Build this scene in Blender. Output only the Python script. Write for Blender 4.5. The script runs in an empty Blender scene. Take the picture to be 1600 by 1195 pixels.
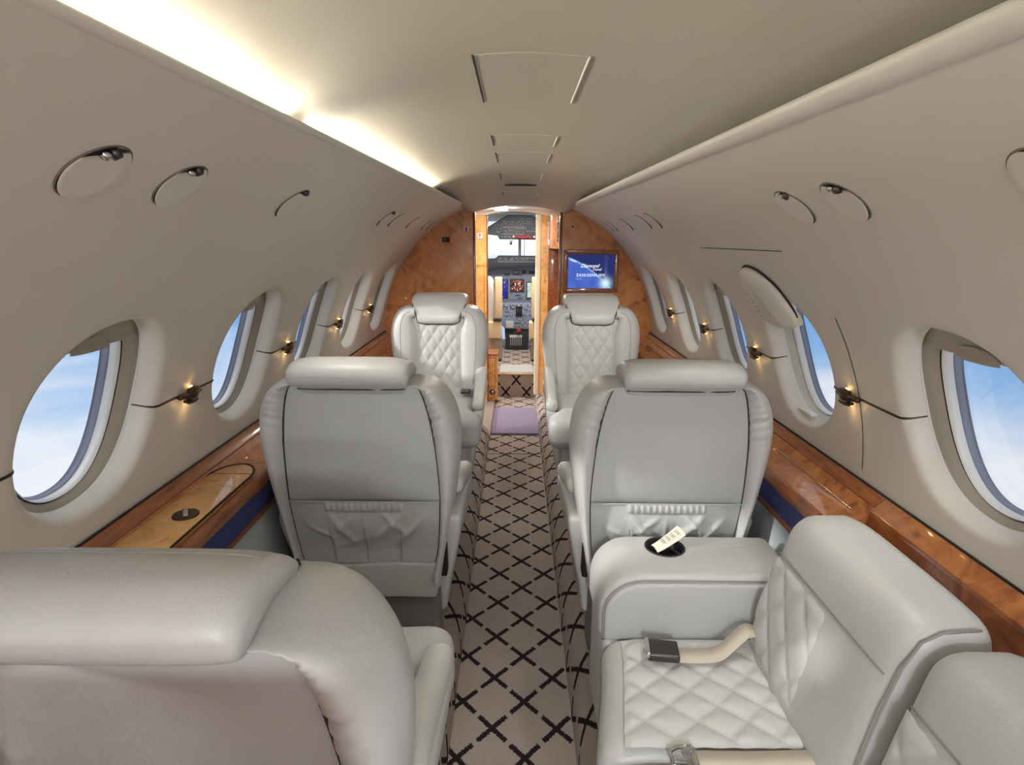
import bpy, bmesh, math, random
import numpy as np
from mathutils import Vector, Matrix
PI = math.pi
random.seed(7)
SC = bpy.context.scene
COL = SC.collection

# ------------------------------------------------------------------ camera
EYE = Vector((0.0, 0.0, 1.40))
FPX = 930.0
def make_camera():
    d = Vector(((806 - 800) / FPX, (597.5 - 374) / FPX, 1.0)).normalized()   # cabin axis in camera space
    roll = math.radians(0.4)
    up = Vector((math.sin(roll), math.cos(roll), 0)); up = (up - d * up.dot(d)).normalized()
    right = Vector((up.y * d.z - up.z * d.y, up.z * d.x - up.x * d.z, up.x * d.y - up.y * d.x))
    if right.x < 0: right = -right
    # rows: camera right / up / forward axes expressed in world (x,y,z)
    R = Vector((right.x, d.x, up.x)); U = Vector((right.y, d.y, up.y)); F = Vector((right.z, d.z, up.z))
    m = Matrix(((R.x, U.x, -F.x, EYE.x), (R.y, U.y, -F.y, EYE.y), (R.z, U.z, -F.z, EYE.z), (0, 0, 0, 1)))
    cd = bpy.data.cameras.new('camera'); co = bpy.data.objects.new('camera', cd); COL.objects.link(co)
    cd.sensor_width = 36; cd.lens = 36 * FPX / 1600; cd.clip_start = 0.02
    co.matrix_world = m
    SC.camera = co
make_camera()

# ------------------------------------------------------------------ view, world
SC.view_settings.view_transform = 'Standard'; SC.view_settings.look = 'None'
SC.view_settings.gamma = 1; SC.view_settings.use_curve_mapping = False
SC.view_settings.exposure = 0.22
try:
    SC.cycles.use_denoising = True
    SC.cycles.max_bounces = 10; SC.cycles.diffuse_bounces = 6; SC.cycles.glossy_bounces = 4
    SC.cycles.transparent_max_bounces = 12
    SC.cycles.sample_clamp_indirect = 6
except Exception: pass
SKY_STRENGTH = 0.9
COVE = 95.0
AFT_FILL = 215.0

def NT(mat_or_world):
    mat_or_world.use_nodes = True
    nt = mat_or_world.node_tree; nt.nodes.clear(); return nt
class G:
    """tiny node-graph helper"""
    def __init__(s, nt): s.nt = nt
    def n(s, t, **kw):
        nd = s.nt.nodes.new(t)
        for k, v in kw.items():
            if k == 'ins':
                for kk, vv in v.items(): s.put(nd, kk, vv)
            else: setattr(nd, k, v)
        return nd
    def put(s, nd, key, v):
        sock = nd.inputs[key]
        if hasattr(v, 'is_output') or isinstance(v, bpy.types.NodeSocket): s.nt.links.new(v, sock)
        else: sock.default_value = v
    def m(s, op, a, b=None, c=None, clamp=False):
        nd = s.nt.nodes.new('ShaderNodeMath'); nd.operation = op; nd.use_clamp = clamp
        for i, v in enumerate((a, b, c)):
            if v is not None: s.put(nd, i, v)
        return nd.outputs[0]
    def mix(s, f, a, b, blend='MIX'):
        nd = s.nt.nodes.new('ShaderNodeMix'); nd.data_type = 'RGBA'; nd.blend_type = blend
        s.put(nd, 0, f); s.put(nd, 6, a); s.put(nd, 7, b); return nd.outputs[2]
    def ramp(s, f, stops, interp='LINEAR'):
        nd = s.nt.nodes.new('ShaderNodeValToRGB'); cr = nd.color_ramp; cr.interpolation = interp
        while len(cr.elements) < len(stops): cr.elements.new(0.5)
        for e, (p, c) in zip(cr.elements, stops): e.position = p; e.color = c if len(c) == 4 else (*c, 1)
        s.put(nd, 0, f); return nd.outputs[0]
def S(r, g, b):
    f = lambda c: (c / 255 / 12.92) if c / 255 <= 0.04045 else ((c / 255 + 0.055) / 1.055) ** 2.4
    return (f(r), f(g), f(b), 1)

def make_world():
    w = bpy.data.worlds.new('sky'); SC.world = w
    g = G(NT(w))
    tc = g.n('ShaderNodeTexCoord'); sep = g.n('ShaderNodeSeparateXYZ', ins={0: tc.outputs['Generated']})
    z = sep.outputs[2]
    mp = g.n('ShaderNodeMapping', ins={0: tc.outputs['Generated'], 'Scale': (2.2, 2.2, 7.0)})
    nz = g.n('ShaderNodeTexNoise', ins={'Vector': mp.outputs[0], 'Scale': 1.6, 'Detail': 7.0, 'Roughness': 0.55, 'Distortion': 0.3})
    # clear blue aloft, deck of cloud far below, bright white haze along the horizon
    blue = g.ramp(g.m('MULTIPLY_ADD', z, 0.5, 0.5), [(0.0, S(205, 218, 235)), (0.37, S(170, 203, 238)), (0.47, S(95, 158, 222)), (0.6, S(110, 160, 218)), (1.0, S(95, 145, 208))])
    deck = g.m('MULTIPLY_ADD', z, -2.8, -0.50)           # grows below the horizon
    cl = g.ramp(g.m('ADD', nz.outputs[0], g.m('MINIMUM', g.m('MAXIMUM', deck, g.m('MULTIPLY_ADD', z, 0.5, -0.08)), 0.42)), [(0.40, (0, 0, 0)), (0.74, (1, 1, 1))])
    col = g.mix(cl, blue, S(236, 240, 246))
    haze = g.m('POWER', 2.718, g.m('MULTIPLY', g.m('MULTIPLY', z, z), -900.0))
    col = g.mix(haze, col, (1.35, 1.33, 1.28, 1))
    bg = g.n('ShaderNodeBackground', ins={0: col, 1: SKY_STRENGTH})
    out = g.n('ShaderNodeOutputWorld', ins={0: bg.outputs[0]})
make_world()

def make_sun():
    ld = bpy.data.lights.new('sun', 'SUN'); ld.energy = 2.6; ld.angle = math.radians(4); ld.color = (1.0, 0.95, 0.86)
    o = bpy.data.objects.new('sun', ld); COL.objects.link(o)
    o.rotation_euler = Vector((1.0, 0.30, -0.37)).to_track_quat('-Z', 'Y').to_euler()
make_sun()

# ------------------------------------------------------------------ materials
def principled(name, color, rough=0.5, metal=0.0, spec=0.5, coat=0.0, bump=None, emis=None, build=None):
    m = bpy.data.materials.new(name); g = G(NT(m))
    b = g.n('ShaderNodeBsdfPrincipled')
    out = g.n('ShaderNodeOutputMaterial', ins={0: b.outputs[0]})
    if color is not None: b.inputs['Base Color'].default_value = color
    b.inputs['Roughness'].default_value = rough; b.inputs['Metallic'].default_value = metal
    b.inputs['Specular IOR Level'].default_value = spec
    b.inputs['Coat Weight'].default_value = coat; b.inputs['Coat Roughness'].default_value = 0.06
    if emis: b.inputs['Emission Color'].default_value = emis[0]; b.inputs['Emission Strength'].default_value = emis[1]
    if bump:
        sc, st, dist = bump
        tc = g.n('ShaderNodeTexCoord')
        nz = g.n('ShaderNodeTexNoise', ins={'Vector': tc.outputs['Object'], 'Scale': sc, 'Detail': 4.0})
        bp = g.n('ShaderNodeBump', ins={'Strength': st, 'Distance': dist, 'Height': nz.outputs[0]})
        g.nt.links.new(bp.outputs[0], b.inputs['Normal'])
    if build: build(g, b)
    return m

def leather(name, col, rough=0.42):
    def bld(g, b):
        tc = g.n('ShaderNodeTexCoord')
        big = g.n('ShaderNodeTexNoise', ins={'Vector': tc.outputs['Object'], 'Scale': 7.0, 'Detail': 3.0})
        c2 = tuple(c * 0.9 for c in col[:3]) + (1,)
        b.inputs['Base Color'].default_value = col
        g.put(b, 'Base Color', g.mix(big.outputs[0], col, c2))
        vo = g.n('ShaderNodeTexVoronoi', ins={'Vector': tc.outputs['Object'], 'Scale': 420.0})
        bp1 = g.n('ShaderNodeBump', ins={'Strength': 0.18, 'Distance': 0.001, 'Height': vo.outputs[0]})
        mid = g.n('ShaderNodeTexNoise', ins={'Vector': tc.outputs['Object'], 'Scale': 16.0, 'Detail': 3.0, 'Distortion': 0.8})
        bp2 = g.n('ShaderNodeBump', ins={'Strength': 0.16, 'Distance': 0.012, 'Height': mid.outputs[0], 'Normal': bp1.outputs[0]})
        g.put(b, 'Normal', bp2.outputs[0])
    return principled(name, None, rough, build=bld)

def burl(name, dark, mid, light, scale=1.0, coat=1.0, rough=0.35):
    def bld(g, b):
        tc = g.n('ShaderNodeTexCoord')
        mp = g.n('ShaderNodeMapping', ins={0: tc.outputs['Object'], 'Scale': (scale, scale, scale)})
        w1 = g.n('ShaderNodeTexNoise', ins={'Vector': mp.outputs[0], 'Scale': 5.0, 'Detail': 3.0})
        v = g.n('ShaderNodeVectorMath', operation='MULTIPLY_ADD', ins={0: w1.outputs[1], 1: (0.22, 0.22, 0.22), 2: mp.outputs[0]})
        n1 = g.n('ShaderNodeTexNoise', ins={'Vector': v.outputs[0], 'Scale': 9.0, 'Detail': 8.0, 'Roughness': 0.62, 'Distortion': 1.4})
        vo = g.n('ShaderNodeTexVoronoi', ins={'Vector': v.outputs[0], 'Scale': 17.0})
        eye = g.m('MULTIPLY', g.m('SUBTRACT', 0.26, vo.outputs[0], clamp=True), 0.9)
        f = g.m('SUBTRACT', n1.outputs[0], eye)
        g.put(b, 'Base Color', g.ramp(f, [(0.28, dark), (0.48, mid), (0.68, light)]))
    return principled(name, None, rough, coat=coat, build=bld)

def straight_wood(name, dark, light):
    def bld(g, b):
        tc = g.n('ShaderNodeTexCoord')
        mp = g.n('ShaderNodeMapping', ins={0: tc.outputs['Object'], 'Scale': (30.0, 5.0, 30.0)})
        n1 = g.n('ShaderNodeTexNoise', ins={'Vector': mp.outputs[0], 'Scale': 2.0, 'Detail': 6.0, 'Distortion': 0.6})
        g.put(b, 'Base Color', g.ramp(n1.outputs[0], [(0.3, dark), (0.7, light)]))
    return principled(name, None, 0.3, coat=0.8, build=bld)

def carpet(name, base, line, strength=1.0):
    def bld(g, b):
        uv = g.n('ShaderNodeUVMap'); uv.uv_map = 'UVMap'
        tc = g.n('ShaderNodeTexCoord')
        jit = g.n('ShaderNodeTexNoise', ins={'Vector': uv.outputs[0], 'Scale': 210.0, 'Detail': 1.0})
        sp = g.n('ShaderNodeSeparateXYZ', ins={0: uv.outputs[0]})
        u = g.m('DIVIDE', sp.outputs[0], 0.19); v = g.m('DIVIDE', sp.outputs[1], 0.2085)
        j = g.m('MULTIPLY', g.m('SUBTRACT', jit.outputs[0], 0.5), 0.09)
        a = g.m('ADD', g.m('ADD', u, v), j); c = g.m('SUBTRACT', g.m('SUBTRACT', u, v), j)
        def near(x): return g.m('ABSOLUTE', g.m('SUBTRACT', x, g.m('ROUND', x)))
        da, dc = near(a), near(c)
        l1 = g.m('MULTIPLY', g.m('LESS_THAN', da, 0.056), g.m('LESS_THAN', dc, 0.435))
        l2 = g.m('MULTIPLY', g.m('LESS_THAN', dc, 0.056), g.m('LESS_THAN', da, 0.435))
        msk = g.m('MULTIPLY', g.m('MAXIMUM', l1, l2), strength)
        st = g.n('ShaderNodeMapping', ins={0: uv.outputs[0], 'Scale': (420.0, 700.0, 1.0)})
        pile = g.n('ShaderNodeTexNoise', ins={'Vector': st.outputs[0], 'Scale': 0.55, 'Detail': 2.0})
        wear = g.n('ShaderNodeTexNoise', ins={'Vector': uv.outputs[0], 'Scale': 9.0, 'Detail': 4.0})
        cb = g.mix(pile.outputs[0], tuple(x * 0.55 for x in base[:3]) + (1,), tuple(min(1, x * 1.45) for x in base[:3]) + (1,))
        cb = g.mix(g.m('MULTIPLY', wear.outputs[0], 0.5), cb, tuple(x * 0.72 for x in base[:3]) + (1,))
        g.put(b, 'Base Color', g.mix(msk, cb, line))
        bp = g.n('ShaderNodeBump', ins={'Strength': 0.6, 'Distance': 0.004, 'Height': pile.outputs[0]})
        g.put(b, 'Normal', bp.outputs[0])
    return principled(name, None, 0.95, spec=0.1, build=bld)

M = {}
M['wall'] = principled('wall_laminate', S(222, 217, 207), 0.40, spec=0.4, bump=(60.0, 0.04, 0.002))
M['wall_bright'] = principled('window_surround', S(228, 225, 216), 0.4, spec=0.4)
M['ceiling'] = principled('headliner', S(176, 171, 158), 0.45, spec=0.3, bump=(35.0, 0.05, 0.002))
M['leather'] = leather('leather_grey', S(204, 206, 206))
M['leather_back'] = leather('leather_panel', S(194, 197, 198), 0.5)
M['leather_white'] = leather('leather_pale', S(211, 213, 211))
M['burl'] = burl('burl_wood', S(138, 76, 34), S(188, 114, 56), S(214, 146, 78), 1.0)
M['burl_red'] = burl('burl_red', S(92, 46, 20), S(138, 74, 32), S(168, 98, 46), 1.0)
M['burl_light'] = burl('burl_light', S(194, 130, 62), S(230, 172, 98), S(242, 196, 124), 1.0)
M['burl_wall'] = burl('burl_bulkhead', S(156, 90, 40), S(208, 130, 62), S(230, 160, 90), 0.7, coat=0.8)
M['wood'] = straight_wood('edge_wood', S(128, 70, 34), S(176, 106, 58))
M['wood_dark'] = straight_wood('edge_wood_dark', S(104, 54, 26), S(146, 82, 40))
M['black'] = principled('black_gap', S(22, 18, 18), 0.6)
M['seam'] = principled('dark_seam', S(62, 58, 54), 0.7)
M['gap'] = principled('panel_gap_grey', S(112, 104, 96), 0.7)
M['stitch'] = principled('stitched_seam', S(150, 148, 142), 0.7)
M['navy'] = principled('navy_fabric', S(60, 68, 122), 0.7, bump=(300.0, 0.2, 0.002))
M['panel_blue'] = principled('lower_panel', S(186, 196, 200), 0.6)
M['carpet'] = carpet('carpet_diamond', S(170, 158, 150), S(42, 33, 39))
M['carpet_plain'] = carpet('carpet_plain', S(172, 157, 145), S(46, 36, 42), 0.0)
M['carpet_side'] = principled('side_trim', S(150, 140, 132), .9, bump=(90.0, .6, .006))
M['mat'] = principled('lavender_mat', S(140, 133, 160), 0.95, spec=0.1, bump=(160.0, 0.6, 0.004))
M['chrome'] = principled('chrome', S(210, 208, 205), 0.15, 1.0)
M['bronze'] = principled('bronze', S(84, 72, 62), 0.32, 0.9)
M['gun'] = principled('gunmetal_buckle', S(84, 80, 80), 0.35, 0.8)
M['white'] = principled('white_plastic', S(232, 232, 228), 0.35)
M['track'] = principled('shade_track', S(176, 168, 154), 0.5)
M['seal'] = principled('window_seal', S(140, 146, 168), 0.5)
M['cream'] = principled('cream_trim', S(226, 216, 188), 0.4)
M['grey_dark'] = principled('seat_base_grey', S(122, 122, 122), 0.6)
M['belt'] = principled('belt_webbing', S(206, 198, 184), 0.55, bump=(500.0, 0.2, 0.001))
M['paper'] = principled('paper', S(240, 236, 222), 0.8)
M['ink'] = principled('ink', S(70, 66, 66), 0.8)
M['red'] = principled('red_print', S(176, 34, 44), 0.6)
M['beige'] = principled('beige_cockpit', S(208, 188, 156), 0.6)
M['panel_grey'] = principled('panel_grey', S(128, 138, 160), 0.6)
M['panel_dark'] = principled('panel_dark', S(44, 46, 54), 0.55)
M['panel_mid'] = principled('panel_mid', S(74, 78, 88), 0.55)
M['cock_grey'] = principled('cockpit_lining', S(178, 180, 182), 0.7)
M['knob_white'] = principled('switch_white', S(205, 205, 205), 0.5)
M['mirror'] = principled('mirror', S(225, 225, 225), 0.03, 1.0)
M['bulb'] = principled('warm_bulb', S(255, 200, 120), 0.5, emis=(S(255, 190, 110), 6.0))
M['cove'] = principled('cove_tube', S(255, 240, 205), 0.5, emis=((1.0, 0.93, 0.78, 1), COVE))
M['dome'] = principled('aft_fill_lens', S(255, 245, 230), 0.5, emis=((0.96, 0.98, 1.0, 1), AFT_FILL))  # emission of the fill lights added behind the camera
M['lamp'] = principled('vestibule_lens', S(255, 245, 225), 0.5, emis=((1.0, 0.94, 0.82, 1), 180.0))
def glass_mat():
    m = bpy.data.materials.new('window_glass'); g = G(NT(m))
    t = g.n('ShaderNodeBsdfTransparent', ins={0: (0.97, 0.98, 1, 1)}); gl = g.n('ShaderNodeBsdfGlossy', ins={'Roughness': 0.02})
    fr = g.n('ShaderNodeFresnel', ins={0: 1.35})
    mx = g.n('ShaderNodeMixShader', ins={0: g.m('MULTIPLY', fr.outputs[0], 0.12), 1: t.outputs[0], 2: gl.outputs[0]})
    g.n('ShaderNodeOutputMaterial', ins={0: mx.outputs[0]}); return m
M['glass'] = glass_mat()

# ------------------------------------------------------------------ mesh helpers
def link(o, parent=None):
    COL.objects.link(o)
    if parent is not None: o.parent = parent
    return o
def mesh(name, verts, faces, mat, parent=None, smooth=True, uvs=None, angle=None):
    me = bpy.data.meshes.new(name)
    me.from_pydata([tuple(map(float, v)) for v in verts], [], faces)
    if uvs is not None:
        l = me.uv_layers.new(name='UVMap')
        for lp in me.loops: l.data[lp.index].uv = uvs[lp.vertex_index]
    me.materials.append(mat)
    if smooth:
        me.polygons.foreach_set('use_smooth', [True] * len(me.polygons))
        if angle: me.set_sharp_from_angle(angle=math.radians(angle))
    me.update()
    return link(bpy.data.objects.new(name, me), parent)
def grid_faces(nu, nv, flip=False, wrap=False, off=0):
    f = []
    for i in range(nu - (0 if wrap else 1)):
        for j in range(nv - 1):
            i2 = (i + 1) % nu
            q = (off + i * nv + j, off + i2 * nv + j, off + i2 * nv + j + 1, off + i * nv + j + 1)
            f.append(q[::-1] if flip else q)
    return f
def grid(name, us, vs, fn, mat, parent=None, flip=False, uvf=None, smooth=True):
    vt = [fn(u, v) for u in us for v in vs]
    uvs = [uvf(u, v) for u in us for v in vs] if uvf else None
    return mesh(name, vt, grid_faces(len(us), len(vs), flip), mat, parent, smooth, uvs)
def lin(a, b, n): return [a + (b - a) * i / (n - 1) for i in range(n)]
def cat(pts, sub):
    """Catmull-Rom through n-d points"""
    P = [np.array(p, float) for p in pts]; out = []
    for i in range(len(P) - 1):
        p0 = P[i - 1] if i else 2 * P[0] - P[1]; p1, p2 = P[i], P[i + 1]
        p3 = P[i + 2] if i + 2 < len(P) else 2 * P[-1] - P[-2]
        for k in range(sub):
            t = k / sub
            out.append(0.5 * (2 * p1 + (p2 - p0) * t + (2 * p0 - 5 * p1 + 4 * p2 - p3) * t * t + (3 * p1 - p0 - 3 * p2 + p3) * t ** 3))
    out.append(P[-1]); return out
def interp(x, xs, ys): return float(np.interp(x, xs, ys))
def sstep(a, b, x):
    t = min(1, max(0, (x - a) / (b - a))); return t * t * (3 - 2 * t)
def rbox(name, lo, hi, r, mat, parent=None, n=6, fn=None, sharp=None):
    """box with rounded edges, subdivided so that fn(x,y,z)->(x,y,z) may bend it"""
    lo = np.array(lo, float); hi = np.array(hi, float); c = (lo + hi) / 2; h = (hi - lo) / 2
    r = min(r, h.min() * 0.999)
    def axis(k):
        a = h[k]; e = [-a, -a + r * 0.08, -a + r * 0.3, -a + r * 0.6, -a + r]
        m_ = lin(-a + r, a - r, max(2, n))[1:-1]
        return e + m_ + [-x for x in e[::-1]]
    ax = [axis(k) for k in range(3)]
    vid = {}; verts = []; faces = []
    def vtx(i, j, k):
        key = (i, j, k)
        if key not in vid:
            p = np.array([ax[0][i], ax[1][j], ax[2][k]])
            q = np.clip(p, -(h - r), h - r); d = p - q; L = np.linalg.norm(d)
            if L > 1e-9: d = d / L * r
            p = q + d + c
            vid[key] = len(verts); verts.append(fn(*p) if fn else tuple(p))
        return vid[key]
    N = [len(a) for a in ax]
    for d in range(3):
        a, b = [(1, 2), (2, 0), (0, 1)][d]
        for side in (0, N[d] - 1):
            for i in range(N[a] - 1):
                for j in range(N[b] - 1):
                    q = []
                    for (ii, jj) in ((i, j), (i + 1, j), (i + 1, j + 1), (i, j + 1)):
                        idx = [0, 0, 0]; idx[d] = side; idx[a] = ii; idx[b] = jj; q.append(vtx(*idx))
                    faces.append(tuple(q if side else q[::-1]))
    return mesh(name, verts, faces, mat, parent, True, angle=sharp)
def box(name, lo, hi, mat, parent=None, bev=0.0015, fn=None):
    return rbox(name, lo, hi, bev, mat, parent, n=2, fn=fn)
def tube(name, pts, r, mat, parent=None, n=8, closed=False, cap=True, flat=None):
    P = [Vector(p) for p in pts]; verts = []; faces = []; up = Vector((0.123, 0.31, 0.94)).normalized()
    rr = r if isinstance(r, (list, tuple)) else [r] * len(P)
    for i, p in enumerate(P):
        a = P[i - 1] if (i or closed) else P[0]; b = P[(i + 1) % len(P)] if (i + 1 < len(P) or closed) else P[-1]
        t = (b - a).normalized(); s = t.cross(up)
        if s.length < 1e-4: s = t.cross(Vector((1, 0, 0)))
        s.normalize(); w = s.cross(t)
        for k in range(n):
            an = 2 * PI * k / n; verts.append(p + s * math.cos(an) * rr[i] + w * math.sin(an) * rr[i])
    m_ = len(P)
    for i in range(m_ if closed else m_ - 1):
        for k in range(n):
            i2 = (i + 1) % m_; faces.append((i * n + k, i * n + (k + 1) % n, i2 * n + (k + 1) % n, i2 * n + k))
    if cap and not closed: faces.append(tuple(range(n - 1, -1, -1))); faces.append(tuple((m_ - 1) * n + k for k in range(n)))
    return mesh(name, verts, faces, mat, parent, True)
def prism(name, outline, y0, y1, mat, parent=None, axis='y', bevel=0.0, smooth=False, fn=None, angle=35):
    """polygon outline (a,b) extruded along an axis, with optional bevel"""
    bm = bmesh.new()
    def P(a, b, y):
        return {'y': (a, y, b), 'x': (y, a, b), 'z': (a, b, y)}[axis]
    v0 = [bm.verts.new(P(a, b, y0)) for a, b in outline]; v1 = [bm.verts.new(P(a, b, y1)) for a, b in outline]
    n = len(outline)
    bm.faces.new(v0); bm.faces.new(v1[::-1])
    for i in range(n): bm.faces.new((v0[i], v1[i], v1[(i + 1) % n], v0[(i + 1) % n]))
    bmesh.ops.recalc_face_normals(bm, faces=bm.faces)
    if bevel:
        es = [e for e in bm.edges if len(e.link_faces) == 2 and e.calc_face_angle(0) > math.radians(30)]
        bmesh.ops.bevel(bm, geom=es, offset=bevel, segments=3, profile=0.5, affect='EDGES', clamp_overlap=True)
    if fn:
        for v in bm.verts: v.co = fn(*v.co)
    me = bpy.data.meshes.new(name); bm.to_mesh(me); bm.free(); me.materials.append(mat)
    me.polygons.foreach_set('use_smooth', [True] * len(me.polygons)); me.set_sharp_from_angle(angle=math.radians(angle))
    return link(bpy.data.objects.new(name, me), parent)
def disc(name, r, mat, parent=None, h=0.004, n=32, dome=0.0, cut=None):
    """short rounded disc about local z"""
    rings = [(r * 0.999, 0), (r, h * 0.5), (r * 0.96, h), (r * 0.7, h + dome * 0.55), (r * 0.35, h + dome * 0.9)]
    vt = []; 
    for rr, z in rings:
        for k in range(n):
            x, y = rr * math.cos(2 * PI * k / n), rr * math.sin(2 * PI * k / n)
            if cut is not None: y = min(y, cut * rr / r if rr < r * 0.9 else cut)
            vt.append((x, y, z))
    f = []
    for i in range(len(rings) - 1):
        for k in range(n): f.append((i * n + k, i * n + (k + 1) % n, (i + 1) * n + (k + 1) % n, (i + 1) * n + k))
    f.append(tuple((len(rings) - 1) * n + k for k in range(n))); f.append(tuple(range(n - 1, -1, -1)))
    return mesh(name, vt, f, mat, parent, True, angle=50)
def ring(name, r0, r1, h, mat, parent=None, n=32):
    prof = [(r0, 0), (r0, h * 0.7), (r0 + (r1 - r0) * 0.3, h), (r0 + (r1 - r0) * 0.7, h), (r1, h * 0.5), (r1, 0)]
    vt = [(r * math.cos(2 * PI * k / n), r * math.sin(2 * PI * k / n), z) for k in range(n) for r, z in prof]
    return mesh(name, vt, grid_faces(n, len(prof), wrap=True), mat, parent, True)
def thing(name, label, cat_, loc=(0, 0, 0), rz=0, group=None):
    o = bpy.data.objects.new(name, None); COL.objects.link(o); o.location = loc; o.rotation_euler = (0, 0, rz)
    o.empty_display_size = 0.1; tag(o, label, cat_, group); return o
def tag(o, label, cat_, group=None):
    o['label'] = label; o['category'] = cat_
    if group: o['group'] = group
    return o
def struct(o): o['kind'] = 'structure'; return o
def frame_matrix(p, nrm, up):
    z = Vector(nrm).normalized(); y = Vector(up); y = (y - z * y.dot(z)).normalized(); x = y.cross(z)
    return Matrix(((x.x, y.x, z.x, p[0]), (x.y, y.y, z.y, p[1]), (x.z, y.z, z.z, p[2]), (0, 0, 0, 1)))
def text(name, s, size, mat, parent, loc, shear=0.0, spacing=1.0, rot=(PI / 2, 0, 0), ext=0.0004):
    cu = bpy.data.curves.new(name, 'FONT'); cu.body = s; cu.size = size; cu.shear = shear; cu.space_character = spacing
    cu.align_x = 'CENTER'; cu.extrude = ext; cu.resolution_u = 3; cu.materials.append(mat)
    o = bpy.data.objects.new(name, cu); COL.objects.link(o); o.parent = parent; o.location = loc; o.rotation_euler = rot
    dg = bpy.context.evaluated_depsgraph_get()
    me = bpy.data.meshes.new_from_object(o.evaluated_get(dg)); mo = bpy.data.objects.new(name, me)
    COL.objects.link(mo); mo.parent = parent; mo.location = loc; mo.rotation_euler = rot
    bpy.data.objects.remove(o); mo.name = name
    return mo

# ================================================================== FUSELAGE
FX, FZ, FR = 0.015, 0.75, 0.912
Y0, Y1 = -2.75, 4.05
def cyl(sd, y, s, off=0.0):
    th = s / FR; r = FR - off
    return (FX + sd * r * math.cos(th), y, FZ + r * math.sin(th))
def cyl_n(sd, s): th = s / FR; return Vector((-sd * math.cos(th), 0, -math.sin(th)))
def cyl_up(sd, s): th = s / FR; return Vector((-sd * math.sin(th), 0, math.cos(th)))
def lip_s(y): return FR * math.acos((0.392 - 0.018 * y) / FR)
HW, HH, SC0 = 0.188, 0.202, 0.300
WL = [-2.30, -1.62, -0.93, -0.24, 0.46, 1.16, 1.855, 2.51, 3.145, 3.775]
WR = [-2.30, -1.62, -0.94, -0.26, 0.42, 1.11, 1.825, 2.475, 3.09, 3.745]
S_LO, S_HI = 0.030, 0.615
NT_ = 72
def w_hh(d, top): return HH + d * ((0.85 if top else 0.62) if d > 0 else (0.55 if top else 0.32))
def w_contour(t, d=0.0):
    c, s_ = math.cos(t), math.sin(t); e = 2 / 2.25
    a = HW + d; b = w_hh(d, s_ > 0)
    return (a * math.copysign(abs(c) ** e, c), b * math.copysign(abs(s_) ** e, s_))
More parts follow.
